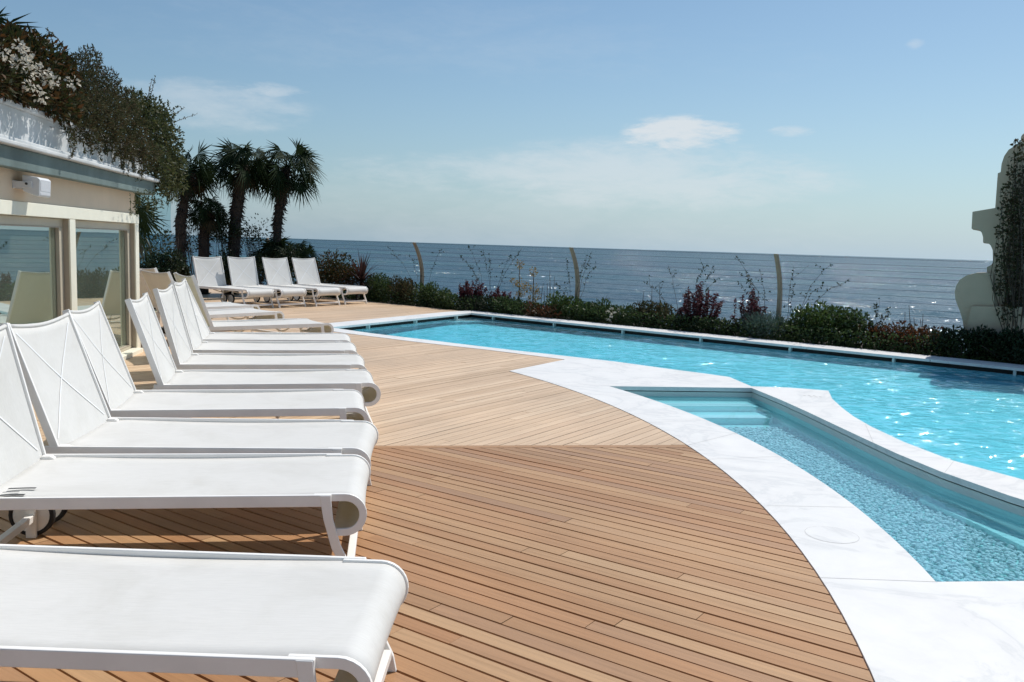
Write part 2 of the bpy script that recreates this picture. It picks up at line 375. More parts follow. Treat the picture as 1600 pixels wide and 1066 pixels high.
def leaves(pos, dirs, ln, wd, fold=.25, nrm=None):
    """leaf-sized folded blades: two triangles each side of a midrib"""
    n = len(pos); d = unit(dirs)
    r = rng.normal(size=(n, 3)) if nrm is None else nrm
    s = unit(np.cross(d, r)); up = np.cross(s, d)
    ln = np.broadcast_to(np.asarray(ln, float).reshape(-1, 1), (n, 1)); wd = np.broadcast_to(np.asarray(wd, float).reshape(-1, 1), (n, 1))
    a = pos; t = pos+d*ln; m = pos+d*ln*.45
    l = m+s*wd*.5+up*wd*fold; q = m-s*wd*.5+up*wd*fold
    V = np.stack([a, l, t, q], 1).reshape(-1, 3); b = np.arange(n)[:, None]*4
    F = np.concatenate([b+np.array([[0, 2, 1]]), b+np.array([[0, 3, 2]])], 0)
    return V, F
def merge(parts):
    Vs, Fs, o = [], [], 0
    for V, F in parts: Vs.append(V); Fs.append(F+o); o += len(V)
    return np.concatenate(Vs), np.concatenate(Fs)
def blob(c, rad, n, shell=2.4):
    d = unit(rng.normal(size=(n, 3))); r = rng.random((n, 1))**(1/shell)
    return np.asarray(c)+d*r*np.asarray(rad), d

# ------------------------------------------------------------------ world, sun, camera
SUN = Vector((.55, .40, 1.)).normalized()
el = math.asin(SUN.z); az = math.atan2(SUN.x, SUN.y)
wd = bpy.data.worlds.new('World'); bpy.context.scene.world = wd; wd.use_nodes = True
nt = wd.node_tree; nt.nodes.clear()
out = nt.nodes.new('ShaderNodeOutputWorld'); bg = nt.nodes.new('ShaderNodeBackground'); bg.inputs[1].default_value = .10
sky = nt.nodes.new('ShaderNodeTexSky'); sky.sky_type = 'NISHITA'; sky.sun_disc = False
sky.sun_elevation = el; sky.sun_rotation = az; sky.altitude = 0; sky.air_density = 1.; sky.dust_density = .7; sky.ozone_density = 1.6
tc = nt.nodes.new('ShaderNodeTexCoord')
def dirpx(px, py): v = ray(px, py); return v/np.linalg.norm(v)
def mth(op, a, b=None, cl=False):
    k = nt.nodes.new('ShaderNodeMath'); k.operation = op; k.use_clamp = cl
    for i, x in enumerate((a, b)):
        if x is None: continue
        if isinstance(x, (int, float)): k.inputs[i].default_value = x
        else: L(nt, x, k.inputs[i])
    return k.outputs[0]
cmap = nt.nodes.new('ShaderNodeMapping'); cmap.inputs['Scale'].default_value = (1, 1, 3.6); L(nt, tc.outputs['Generated'], cmap.inputs[0])
cn0 = noise(nt, 8., 8, .62, cmap.outputs[0], .6); cn1 = noise(nt, 30., 6, .65, cmap.outputs[0], .4)
class cn: outputs = {'Fac': mth('ADD', mth('MULTIPLY', cn0.outputs['Fac'], .62), mth('MULTIPLY', cn1.outputs['Fac'], .38))}
def patch(px, py, ax, ay, lo, hi, gain):            # a cloud bank: an ellipse on the sky dome broken up by noise
    d = dirpx(px, py); r_ = unit(np.cross(d, [0, 0, 1.])); u_ = np.cross(r_, d)
    def dot(vec):
        q = nt.nodes.new('ShaderNodeVectorMath'); q.operation = 'DOT_PRODUCT'; L(nt, tc.outputs['Generated'], q.inputs[0]); q.inputs[1].default_value = tuple(vec); return q.outputs['Value']
    a = mth('MULTIPLY', dot(r_), 1/ax); b = mth('MULTIPLY', dot(u_), 1/ay)
    rr = mth('ADD', mth('MULTIPLY', a, a), mth('MULTIPLY', b, b))
    e = mth('SUBTRACT', 1., rr, True); fwd = mth('GREATER_THAN', dot(d), .3)
    s = mth('ADD', cn.outputs['Fac'], mth('MULTIPLY', e, .35))
    mr = nt.nodes.new('ShaderNodeMapRange'); mr.interpolation_type = 'SMOOTHSTEP'
    mr.inputs[1].default_value = lo; mr.inputs[2].default_value = hi; L(nt, s, mr.inputs[0])
    return mth('MULTIPLY', mth('MULTIPLY', mth('MULTIPLY', mr.outputs[0], mth('MULTIPLY', e, 2.2, True)), fwd), gain)
cl = None
for a in ((1062, 212, .085, .026, .60, .84, .85), (1010, 275, .25, .05, .50, .90, .52), (840, 275, .30, .03, .56, .95, .45), (330, 165, .13, .035, .56, .95, .38),
          (415, 140, .06, .012, .66, .92, .45), (1235, 205, .035, .010, .68, .92, .45), (1432, 68, .014, .009, .72, 1.0, .35), (1262, 272, .05, .016, .68, .95, .4), (760, 330, .6, .07, .58, 1.1, .2), (700, 60, .5, .06, .62, 1.1, .12)):
    q = patch(*a); cl = q if cl is None else mth('MAXIMUM', cl, q)
tint = nt.nodes.new('ShaderNodeMix'); tint.data_type = 'RGBA'; tint.blend_type = 'MULTIPLY'; tint.inputs[0].default_value = 1.
L(nt, sky.outputs[0], tint.inputs[6]); tint.inputs[7].default_value = (.85, .995, 1.02, 1)      # cool white balance of the sky
sep = nt.nodes.new('ShaderNodeSeparateXYZ'); L(nt, tc.outputs['Generated'], sep.inputs[0])
hz = mth('MULTIPLY', mth('POWER', 2.718, mth('MULTIPLY', mth('MAXIMUM', sep.outputs['Z'], 0.), -9.)), .85)   # pale sea air low in the sky
hd = nt.nodes.new('ShaderNodeVectorMath'); hd.operation = 'DOT_PRODUCT'; L(nt, tc.outputs['Generated'], hd.inputs[0]); hd.inputs[1].default_value = (SUN.x/math.hypot(SUN.x, SUN.y), SUN.y/math.hypot(SUN.x, SUN.y), 0)
hr = nt.nodes.new('ShaderNodeMapRange'); hr.inputs[1].default_value = .3; hr.inputs[2].default_value = 1.; L(nt, hd.outputs['Value'], hr.inputs[0])
hc = nt.nodes.new('ShaderNodeMix'); hc.data_type = 'RGBA'; L(nt, hr.outputs[0], hc.inputs[0]); hc.inputs[6].default_value = (2.6, 3.75, 4.75, 1); hc.inputs[7].default_value = (4.9, 6.4, 7.7, 1)
hm = nt.nodes.new('ShaderNodeMix'); hm.data_type = 'RGBA'; L(nt, hz, hm.inputs[0]); L(nt, tint.outputs[2], hm.inputs[6]); L(nt, hc.outputs[2], hm.inputs[7])
mix = nt.nodes.new('ShaderNodeMix'); mix.data_type = 'RGBA'; L(nt, cl, mix.inputs[0]); L(nt, hm.outputs[2], mix.inputs[6])
mix.inputs[7].default_value = (7.4, 7.8, 8.1, 1)
L(nt, mix.outputs[2], bg.inputs[0]); L(nt, bg.outputs[0], out.inputs[0])
sl = bpy.data.lights.new('sun', 'SUN'); sl.energy = 3.9; sl.angle = R(.5); sl.color = (1, .96, .9)
so = bpy.data.objects.new('sun', sl); C.objects.link(so); so.rotation_euler = SUN.to_track_quat('Z', 'Y').to_euler(); so.location = (8, 6, 15)
cd = bpy.data.cameras.new('camera'); cam = bpy.data.objects.new('camera', cd); C.objects.link(cam)
cd.sensor_width = 36; cd.lens = FPX/W0*36; cd.clip_start = .05; cd.clip_end = 90000
m4 = Matrix.Identity(4)
for i in range(3):
    m4[i][0] = CM[i, 0]; m4[i][1] = -CM[i, 1]; m4[i][2] = -CM[i, 2]
m4[2][3] = HC; cam.matrix_world = m4
sc = bpy.context.scene; sc.camera = cam
sc.view_settings.view_transform = 'Standard'; sc.view_settings.look = 'None'; sc.view_settings.exposure = 0.; sc.view_settings.gamma = 1.
sc.render.resolution_x = 1024; sc.render.resolution_y = 682
sc.cycles.max_bounces = 8; sc.cycles.transparent_max_bounces = 16; sc.cycles.caustics_reflective = True; sc.cycles.caustics_refractive = False
sc.cycles.sample_clamp_indirect = 6.

# ------------------------------------------------------------------ ground plan
OC, RO = np.array([-6.543, 5.223]), 8.555      # deck edge of the marble: an arc
IC, RI = np.array([-5.249, 5.237]), 7.772      # wading pool edge: an arc
def arc(c, r, y0, y1, n):
    a0, a1 = math.asin((y0-c[1])/r), math.asin((y1-c[1])/r)
    return [(c[0]+r*math.cos(a0+(a1-a0)*i/n), c[1]+r*math.sin(a0+(a1-a0)*i/n)) for i in range(n+1)]
DV = np.array([.668, -.744]); NV = np.array([.744, .668])      # along / away from the far pool edge
FO = np.array([1.57, 16.13])                                   # the far corner of the pool
def fl(t, off): q = FO+DV*t+NV*off; return (float(q[0]), float(q[1]))
LEFTV = (-.84, 12.93)
NEAR = [(-.84, 12.93), (-.24, 12.22), (.60, 11.41), (1.40, 10.62), (2.18, 9.93), (2.61, 9.54), (3.01, 9.07), (3.36, 8.68), (3.55, 8.45), (3.535, 7.86),
        (3.90, 7.80), (4.22, 7.64), (4.02, 7.20), (3.87, 6.75), (3.77, 6.4), (3.69, 6.0), (3.635, 5.5), (3.64, 4.98), (3.78, 4.51), (4.05, 4.0), (4.5, 3.5), (5.2, 3.0), (6.5, 2.5), (9.5, 2.2)]
DECKSIDE = [(-1.20, 12.86), (-.56, 12.14), (.44, 11.16), (1.30, 10.42), (2.05, 9.66)]
INN = arc(IC, RI, 7.80, 3.05, 30)
WADE = INN+[(2.70, 3.03), (4.05, 2.98), (3.74, 3.35), (3.55, 3.72), (3.44, 4.2), (3.375, 4.7), (3.37, 5.15), (3.395, 5.6), (3.43, 6.1), (3.465, 6.6), (3.49, 7.1), (3.495, 7.76)]
OUT = arc(OC, RO, 8.72, -2.4, 60)
def offset(poly, d):                         # positive = outwards for a CCW loop
    n = len(poly); ar = sum(poly[i][0]*poly[(i+1) % n][1]-poly[(i+1) % n][0]*poly[i][1] for i in range(n)); sg = 1 if ar > 0 else -1
    o = []
    for i in range(n):
        p0, p1, p2 = [np.array(poly[j % n]) for j in (i-1, i, i+1)]
        a = unit(p1-p0); b = unit(p2-p1); na = np.array([a[1], -a[0]])*sg; nb = np.array([b[1], -b[0]])*sg
        m_ = unit(na+nb); k = d/max(.5, float(m_@na)); q = p1+m_*k; o.append((float(q[0]), float(q[1])))
    return o

ZT = .0045                                    # top of the marble
# sea and ground
mb = MB(); mb.add([(-60000, -20000, -22), (60000, -20000, -22), (60000, 80000, -22), (-60000, 80000, -22)], [(0, 1, 2, 3)]); kind(mb.build('sea', M['sea']))
g = [(-14, -9), (16, -9), (16, fl(16, 0)[1]), fl(12.5, 1.6), fl(-14, 1.6), (-14, 26)]
POOL = NEAR+[(10.5, 2.2), fl(12.6, 0)]+[fl(0, 0)]
POOLOUT = offset(POOL, .16)
mb = MB(); mb.prism(g, -23, -.03, top=False)
kind(mb.build('cliff', M['rock']))
# ground: soil sheet with the two basins cut out
WB = offset(WADE, .012)
def ground():
    gm = MB(); gm.prism(g, -.06, -.032, [PB, WB], bottom=False, sides=False); return gm.build('ground', M['soil'])
# pool basin, set back under the far coping so that a dark slot shows
far0, far1, lft = fl(12.6, .12), fl(-.12, .12), None
u = np.array([LEFTV[0]-FO[0], LEFTV[1]-FO[1]]); u = u/np.linalg.norm(u); un = np.array([-u[1], u[0]]) if (-u[1]) < 0 else np.array([u[1], -u[0]])
cornerset = FO+un*.12+NV*.12
leftset = np.array(LEFTV)+un*.12
PB = [tuple(leftset)]+NEAR+[(10.5, 2.2), far0, (float(cornerset[0]), float(cornerset[1]))]
kind(ground())
mb = MB(); n = len(PB); zf = -1.25
mb.prism(PB, zf, zf+.001, top=True, bottom=False, sides=False)
mb.v = [(v[0], v[1], -.175+.018*float((np.array(v[:2])-FO)@NV)) if v[2] > zf+.0005 else v for v in mb.v]      # gently falling floor, at the depth it appears to have through the water
for i in range(n):
    a, b = PB[i], PB[(i+1) % n]
    mb.add([(a[0], a[1], zf), (b[0], b[1], zf), (b[0], b[1], -.034), (a[0], a[1], -.034)], [(0, 1, 2, 3)])
basin = kind(mb.build('pool_basin', M['tile']))
# corner shelf and step under the water, with a pale nosing
SH = [(580, 518), (600, 511.5), (640, 508), (700, 505.3), (750, 505.0), (812, 508), (840, 510.5)]
S1 = B2(SH, -.16)
shelf = [tuple(leftset)]+S1+[fl(5.0, .11), (float(cornerset[0]), float(cornerset[1]))]
mb = MB(); mb.prism(shelf, -1.2, -.14); kind(mb.build('pool_shelf', M['shelf']))
def inset_line(line, d):
    o = []
    for i in range(len(line)):
        a = np.array(line[max(0, i-1)]); b = np.array(line[min(len(line)-1, i+1)]); t = unit(b-a); nn = np.array([t[1], -t[0]]); q = np.array(line[i])+nn*d; o.append((float(q[0]), float(q[1])))
    return o
mb = MB()
mb.prism(S1+inset_line(S1, -.10)[::-1], -.20, -.122); mb.build('step_nosing', M['nosing'], None); bpy.data.objects['step_nosing']['kind'] = 'structure'
mb = MB(); mb.prism(offset(PB, .03), -1.27, -.092); kind(mb.build('pool_water', M['pool_water']))

# marble paving: one slab sheet with the wading pool cut out, arcs on the deck side
MARB = NEAR+[(9.5, -2.4)]+OUT[::-1]+DECKSIDE[::-1]
mb = MB(); mb.prism(MARB, -.034, ZT, [WADE]); kind(mb.build('marble_paving', M['marble']))
# joints between slabs (thin grey lines sitting in the marble)
mb = MB()
def jline(a, b, w=.0028):
    a, b = np.array(a), np.array(b); t = unit(b-a); q = np.array([-t[1], t[0]])*w*.5
    mb.prism([tuple(a+q), tuple(a-q), tuple(b-q), tuple(b+q)], ZT+.0002, ZT+.0012, bottom=False, sides=False)
for a, b in (((1198.5, 791.5), (1335, 794.2)), ((1282, 904.5), (1465, 911.2)), ((1012, 661.5), (1098, 657.5)), ((1074, 697), (1152, 677.5)), ((912, 617.5), (996, 619)), ((862, 601), (951, 603.2)),
             ((1240, 636), (1306, 636.5)), ((1365, 694), (1352, 664)), ((1105, 719), (1216, 714.5)), ((1475, 741), (1490, 722))):
    jline(bp(*a)[:2], bp(*b)[:2])
kind(mb.build('paving_joints', M['joint']))
# far and left coping: slabs with an overhang over a dark slot
def coping(name, quad):
    m_ = MB(); m_.prism(quad, -.030, ZT); return kind(m_.build(name, M['marble'], bevel=.004))
for i in range(8):
    t0, t1 = i*1.62-.02, (i+1)*1.62-.026
    q = [fl(t0 if i else -.46, .46), fl(t0 if i else 0, 0), fl(t1, 0), fl(t1, .46)]
    if i == 0: q[0] = fl(-.40, .46)
    coping('pool_coping', q)
ld = np.array(LEFTV)-FO; ln_ = np.linalg.norm(ld); ld = ld/ln_
def ll(t, off): q = FO+ld*t+un*off; return (float(q[0]), float(q[1]))
for i in range(3):
    t0, t1 = i*1.40+.004, (i+1)*1.40
    q = [ll(t0, 0), ll(t0, .44), ll(t1, .44), ll(t1, 0)]
    if i == 0: q[1] = fl(-.40, .455); q[0] = ll(.003, 0); q.insert(2, ll(.2, .44))
    coping('pool_coping', q)
mb = MB()
for i in range(9):
    p = fl(.55+1.42*i, .06); mb.prism([fl(.50+1.42*i, .035), fl(.50+1.42*i, .10), fl(.53+1.42*i, .10), fl(.53+1.42*i, .035)], -.10, -.031)
for i in range(3): mb.prism([ll(.4+1.3*i, .035), ll(.43+1.3*i, .035), ll(.43+1.3*i, .10), ll(.4+1.3*i, .10)], -.10, -.031)
kind(mb.build('coping_supports', M['tilegrey']))
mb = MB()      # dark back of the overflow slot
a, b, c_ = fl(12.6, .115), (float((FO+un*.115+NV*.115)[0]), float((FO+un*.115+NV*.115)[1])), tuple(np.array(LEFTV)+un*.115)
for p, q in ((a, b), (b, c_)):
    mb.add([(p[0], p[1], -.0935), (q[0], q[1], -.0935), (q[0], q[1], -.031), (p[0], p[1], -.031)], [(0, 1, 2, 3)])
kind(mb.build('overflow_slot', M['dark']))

# wading pool
mb = MB(); n = len(WB)
for i in range(n):
    a, b = WB[i], WB[(i+1) % n]
    mb.add([(a[0], a[1], -.225), (b[0], b[1], -.225), (b[0], b[1], -.094), (a[0], a[1], -.094)], [(0, 1, 2, 3)])
mb.prism(WB, -.225, -.220, top=True, bottom=False, sides=False)
kind(mb.build('wading_basin', M['tile2']))
mb = MB()
for i in range(n):
    a, b = WB[i], WB[(i+1) % n]
    mb.add([(a[0], a[1], -.0935), (b[0], b[1], -.0935), (b[0], b[1], -.044), (a[0], a[1], -.044)], [(0, 1, 2, 3)])
kind(mb.build('waterline_band', M['tilegrey']))
mb = MB(); W2_ = offset(WADE, .020)
for i in range(n):
    a, b = W2_[i], W2_[(i+1) % n]
    mb.add([(a[0], a[1], -.0435), (b[0], b[1], -.0435), (b[0], b[1], -.0345), (a[0], a[1], -.0345)], [(0, 1, 2, 3)])
kind(mb.build('shadow_joint', M['dark']))
mb = MB()
for k, (d0, z) in enumerate(((.30, -.120), (.62, -.165))):
    y1 = 7.74; mb.prism([(2.02, y1-d0), (3.40, y1-d0), (3.44, y1-d0+.04), (3.485, y1+.02), (2.02, y1+.02)] if k < 9 else [], z-.06, z)
kind(mb.build('wading_steps', M['tile2']))
mb = MB()
for k, (d0, z) in enumerate(((.30, -.120), (.62, -.165))):
    y1 = 7.74-d0; mb.prism([(2.1, y1), (3.38, y1), (3.36, y1+.13), (2.1, y1+.13)], z+.001, z+.006)
kind(mb.build('step_treads', M['nosing']))
mb = MB(); mb.prism([(3.30, 3.1), (3.6, 3.1), (3.6, 3.4), (3.42, 4.3), (3.36, 4.8), (3.28, 4.75), (3.30, 4.2)], -.225, -.175); kind(mb.build('wading_ledge', M['tile2']))
mb = MB(); mb.prism(offset(WADE, .010), -.1, -.088, bottom=False, sides=False); kind(mb.build('wading_water', M['wade_water']))
# pebbles on the wading pool floor
bm = bmesh.new(); bmesh.ops.create_icosphere(bm, subdivisions=2, radius=1.); iv = np.array([v.co[:] for v in bm.verts]); fi = np.array([[v.index for v in f.verts] for f in bm.faces]); bm.free()
def inside(p, poly):
    r_ = False; n_ = len(poly)
    for i in range(n_):
        a, b = poly[i], poly[(i+1) % n_]
        if (a[1] > p[1]) != (b[1] > p[1]) and p[0] < (b[0]-a[0])*(p[1]-a[1])/(b[1]-a[1])+a[0]: r_ = not r_
    return r_
Vs, Fs, o_ = [], [], 0; wi = offset(WADE, -.02); cnt = 0
step = .0235; y = 3.05
while y < 6.95:
    x = 2.1+(.012 if int(y/step) % 2 else 0)
    while x < 4.:
        p = (x+rng.normal()*.008, y+rng.normal()*.008)
        if inside(p, wi):
            s_ = np.array([rng.uniform(.010, .018), rng.uniform(.008, .0135), rng.uniform(.005, .009)]); a = rng.uniform(0, 6.3)
            q = iv*s_*(1+.12*np.sin(iv[:, [1, 2, 0]]*3+rng.uniform(0, 6, 3))); ca, sa = math.cos(a), math.sin(a)
            q = np.stack([q[:, 0]*ca-q[:, 1]*sa+p[0], q[:, 0]*sa+q[:, 1]*ca+p[1], q[:, 2]-.212+rng.uniform(0, .012)], 1)
            Vs.append(q); Fs.append(fi+o_); o_ += len(q)
        x += step
    y += step
peb = npmesh('pebbles', np.concatenate(Vs), np.concatenate(Fs), M['pebble']); kind(peb, 'stuff')
peb['label'] = 'layer of smooth white pebbles on the floor of the small shallow pool'; peb['category'] = 'pebbles'

# skimmer lid let into the marble and the small drain marks
lc = bp(1299.5, 837, 0); lid = thing('skimmer_lid', 'round white marble skimmer lid set flush in the curved paving', 'lid', (lc[0], lc[1], ZT))
mb = MB(); k = 40
mb.add([(.118*math.cos(2*math.pi*i/k), .118*math.sin(2*math.pi*i/k), +.0009) for i in range(k)], [tuple(range(k))]); mb.build('cover', M['marble'], lid)
mb = MB(); vs = []
for i in range(k):
    c_, s_ = math.cos(2*math.pi*i/k), math.sin(2*math.pi*i/k); vs += [(.1205*c_, .1205*s_, .0006), (.1175*c_, .1175*s_, .0006)]
mb.add(vs, [(2*i, (2*i+2) % (2*k), (2*i+3) % (2*k), 2*i+1) for i in range(k)]); mb.build('ring_gap', M['joint'], lid)
dc = bp(1268, 620, 0); dr = thing('drain_marks', 'small engraved dark dots in the marble tip beside the pool', 'drain', (dc[0], dc[1], ZT))
for dx, dy in ((-.055, .03), (-.005, .035), (.035, .02), (-.02, -.03), (.03, -.035), (.07, -.03)):
    mb = MB(); mb.add([(dx+.011*math.cos(2*math.pi*i/12), dy+.018*math.sin(2*math.pi*i/12), .0012) for i in range(12)], [tuple(range(12))]); mb.build('drain_hole', M['joint'], dr)

# ------------------------------------------------------------------ timber deck, board by board
def clip(poly, rect):
    out_ = poly
    for i in range(4):
        a, b = rect[i], rect[(i+1) % 4]; inp = out_; out_ = []
        if not inp: return []
        side = lambda p: (b[0]-a[0])*(p[1]-a[1])-(b[1]-a[1])*(p[0]-a[0])
        for j in range(len(inp)):
            p, q = inp[j], inp[(j+1) % len(inp)]; sp, sq = side(p), side(q)
            if sp >= 0: out_.append(p)
            if (sp >= 0) != (sq >= 0):
                t = sp/(sp-sq); out_.append((p[0]+(q[0]-p[0])*t, p[1]+(q[1]-p[1])*t))
    return out_
def deck(name, poly, ang, mat, pitch=.0772, gap=.0092, zvar=.0012):
    d = np.array([math.sin(ang), math.cos(ang)]); nn = np.array([d[1], -d[0]]); P = np.array(poly)
    k0, k1 = (P@nn).min(), (P@nn).max(); s0, s1 = (P@d).min(), (P@d).max(); m_ = MB()
    k = k0-rng.random()*pitch
    while k < k1:
        g_ = gap*rng.uniform(.55, 1.5); s = s0-rng.random()*2.5
        while s < s1:
            ln2 = rng.choice([2.2, 3.0, 3.8, 4.6]); e = s+ln2-.0025
            rect = [tuple(d*s+nn*(k+g_/2)), tuple(d*s+nn*(k+pitch-g_/2)), tuple(d*e+nn*(k+pitch-g_/2)), tuple(d*e+nn*(k+g_/2))]
            ar = sum(rect[i][0]*rect[(i+1) % 4][1]-rect[(i+1) % 4][0]*rect[i][1] for i in range(4))
            if ar < 0: rect = rect[::-1]
            c_ = clip(poly, rect)
            if len(c_) >= 3:
                cc = [c_[0]]
                for q in c_[1:]:
                    if abs(q[0]-cc[-1][0])+abs(q[1]-cc[-1][1]) > 1e-5: cc.append(q)
                if abs(cc[0][0]-cc[-1][0])+abs(cc[0][1]-cc[-1][1]) < 1e-5: cc.pop()
                if len(cc) >= 3:
                    z = rng.normal()*zvar*.5; n_ = len(cc)
                    ar2 = sum(cc[i][0]*cc[(i+1) % n_][1]-cc[(i+1) % n_][0]*cc[i][1] for i in range(n_))
                    if ar2 < 0: cc = cc[::-1]
                    if abs(ar2) > 1e-5:
                        vs = [(q[0], q[1], z) for q in cc]+[(q[0], q[1], -.022) for q in cc]
                        m_.add(vs, [tuple(range(n_))]+[(i+n_, (i+1) % n_+n_, (i+1) % n_, i) for i in range(n_)])
            s += ln2
        k += pitch
    return kind(m_.build(name, mat))
SEAM = 5.42
low_arc = [(p[0]-.004, p[1]) for p in arc(OC, RO, -2.0, SEAM-.05, 40)]
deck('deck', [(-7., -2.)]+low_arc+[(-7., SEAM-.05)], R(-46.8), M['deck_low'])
mb = MB(); xe = OC[0]+math.sqrt(RO**2-(SEAM-OC[1])**2); mb.box(-7, xe-.006, SEAM-.046, SEAM+.012, -.022, .0005); kind(mb.build('deck', M['deck_low']))
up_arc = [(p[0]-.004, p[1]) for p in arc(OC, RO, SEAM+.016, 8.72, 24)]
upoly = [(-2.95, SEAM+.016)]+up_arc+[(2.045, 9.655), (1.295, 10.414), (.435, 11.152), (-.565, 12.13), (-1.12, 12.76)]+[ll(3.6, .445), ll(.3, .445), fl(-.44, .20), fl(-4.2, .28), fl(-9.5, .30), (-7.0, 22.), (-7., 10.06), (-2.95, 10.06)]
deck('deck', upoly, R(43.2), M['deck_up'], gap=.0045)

# ------------------------------------------------------------------ sun loungers
WH, SL, BL, HS = .324, 1.235, .575, .355
def scroll(r, cx=1.285, n=14, endx=1.235):
    cz = HS-.082; o = [(1.17, cz+r), (1.2, cz+r), (cx, cz+r)]
    o += [(cx+r*math.sin(math.pi*i/n), cz+r*math.cos(math.pi*i/n)) for i in range(1, n+1)]
    return o+[(endx, cz-r)]
LPARTS = None
def lounger(label, x, y, rot, back, group):
    t = thing('sun_lounger', label, 'sun lounger', (x, y, 0), R(rot), group)
    ba = R(back); ca, sa = math.cos(ba), math.sin(ba)
    def part(key, fn, mat, bevel=0.):
        if key in MC: o = bpy.data.objects.new(key[0], MC[key]); C.objects.link(o); o.parent = t
        else:
            m_ = MB(); fn(m_); o = m_.build(key[0], mat, t); MC[key] = o.data
        if bevel:
            b = o.modifiers.new('edge', 'BEVEL'); b.width = bevel; b.segments = 2; b.limit_method = 'ANGLE'
        return o
    for sg in (-1, 1):
        yo = sg*WH
        def rail(m_): m_.box(-.06, SL, min(yo, yo-sg*.016), max(yo, yo-sg*.016), HS-.045, HS)
        part(('side_rail', sg), rail, M['frame'], .003)
        def curl(m_):
            a, b = yo-sg*.0165, yo-sg*.030; m_.ribbon(scroll(.0812), scroll(.053), min(a, b), max(a, b))
        part(('scroll_end', sg), curl, M['frame'], .002)
        def fleg(m_):
            o1 = [(1.192, HS-.002), (1.207, .26), (1.237, .15), (1.287, .05), (1.297, .0)]; o2 = [(1.232, HS-.002), (1.242, .26), (1.270, .16), (1.322, .05), (1.332, .0)]
            a, b = yo+sg*.002, yo-sg*.014; m_.ribbon(o2, o1, min(a, b), max(a, b))
        part(('leg', 'f', sg), fleg, M['frame'], .002)
        def rleg(m_):
            a, b = yo-sg*.03, yo-sg*.048; m_.box(-.075, -.035, min(a, b), max(a, b), .0, HS-.03)
        part(('leg', 'r', sg), rleg, M['frame'], .002)
        def wheel(m_):
            y0, y1 = sorted((yo-sg*.024, yo+sg*.004))
            m_.tube([(-.06, y0, .092), (-.06, y1, .092)], .074, 28, smooth=False)
        w = part(('wheel', sg), wheel, M['frame'])
        def tyre(m_):
            a, b = sorted((yo-sg*.026, yo+sg*.002)); k = 28; vs = []
            for i in range(k):
                c_, s_ = math.cos(2*math.pi*i/k), math.sin(2*math.pi*i/k)
                for yy, rr in ((a, .0745), (a, .089), (a+.006, .0925), (b-.006, .0925), (b, .089), (b, .0745)): vs.append((-.06+rr*c_, yy, .0925+rr*s_))
            m_.add(vs, [(i*6+j, i*6+(j+1) % 6, ((i+1) % k)*6+(j+1) % 6, ((i+1) % k)*6+j) for i in range(k) for j in range(6)], True)
        ty = part(('tyre', sg), tyre, M['rubber']); ty.parent = w
        # back rails: flat bars leaning back from the hinge
        def brail(m_):
            q = lambda s_, d_: (-s_*ca+d_*sa, HS+s_*sa+d_*ca)
            a, b = yo-sg*.001, yo-sg*.016
            m_.ribbon([q(.0, .0), q(BL, .0)], [q(-.0, -.036), q(BL, -.036)], min(a, b), max(a, b))
        part(('back_rail', sg, back), brail, M['frame'], .003)
        def lug(m_):
            a, b = sorted((yo-sg*.017, yo-sg*.046)); m_.ribbon([(-.005, HS-.001), (.03, HS-.001), (.045, HS-.01)], [(-.005, HS-.03), (.025, HS-.03), (.045, HS-.018)], a, b)
        part(('hinge', sg), lug, M['frame'])
    def stretch(m_): m_.box(1.288, 1.318, -WH+.02, WH-.02, .045, .075)
    part(('stretcher', 0), stretch, M['frame'], .003)
    def axle(m_): m_.box(-.07, -.04, -WH+.045, WH-.045, .07, .10)
    part(('axle', 0), axle, M['frame'], .003)
    for xx in (.35, .85):
        def brace(m_): m_.tube([(xx, -WH+.016+(2*WH-.032)*i/12, HS-.03-.075*math.sin(math.pi*i/12)) for i in range(13)], .009, 8)
        part(('brace', xx), brace, M['frame'])
    def seat(m_):
        th = .004; zt = HS-.007; cz = HS-.082; n = 18; cx = 1.285; r = zt-cz
        line = [(-.03, zt-.004), (.03, zt-.006)]+[(i*.1, zt-.011*math.sin(math.pi*min(1, i*.1/1.2))) for i in range(1, 12)]+[(1.2, zt), (cx, zt)]
        line += [(cx+r*math.sin(math.pi*i/n), cz+r*math.cos(math.pi*i/n)) for i in range(1, n+1)]+[(1.24, cz-r)]
        ny = 8; ys = [-WH+.017+(2*WH-.034)*j/ny for j in range(ny+1)]; K = len(line); nrm = []
        for i in range(K):
            a = line[max(0, i-1)]; b = line[min(K-1, i+1)]; l_ = math.hypot(b[0]-a[0], b[1]-a[1]); nrm.append((-(b[1]-a[1])/l_, (b[0]-a[0])/l_))
        vs = []
        for off in (0, -th):
            for i in range(K):
                for j in range(ny+1):
                    sag = -.006*math.sin(math.pi*j/ny)
                    vs.append((line[i][0]+nrm[i][0]*(off+sag), ys[j], line[i][1]+nrm[i][1]*(off+sag)))
        w_ = ny+1; T = K*w_; fs = []
        for i in range(K-1):
            for j in range(ny):
                a = i*w_+j; fs.append((a, a+w_, a+w_+1, a+1)); fs.append((T+a, T+a+1, T+a+w_+1, T+a+w_))
        for i in range(K-1):
            a = i*w_; fs.append((a, T+a, T+a+w_, a+w_)); a = i*w_+ny; fs.append((a, a+w_, T+a+w_, T+a))
        for j in range(ny):
            fs.append((j, j+1, T+j+1, T+j)); a = (K-1)*w_+j; fs.append((a, T+a, T+a+1, a+1))
        m_.add(vs, fs, True)
    part(('seat', 0), seat, M['fabric'])
    def q3(s_, d_, yy): return (-s_*ca+d_*sa, yy, HS+s_*sa+d_*ca)
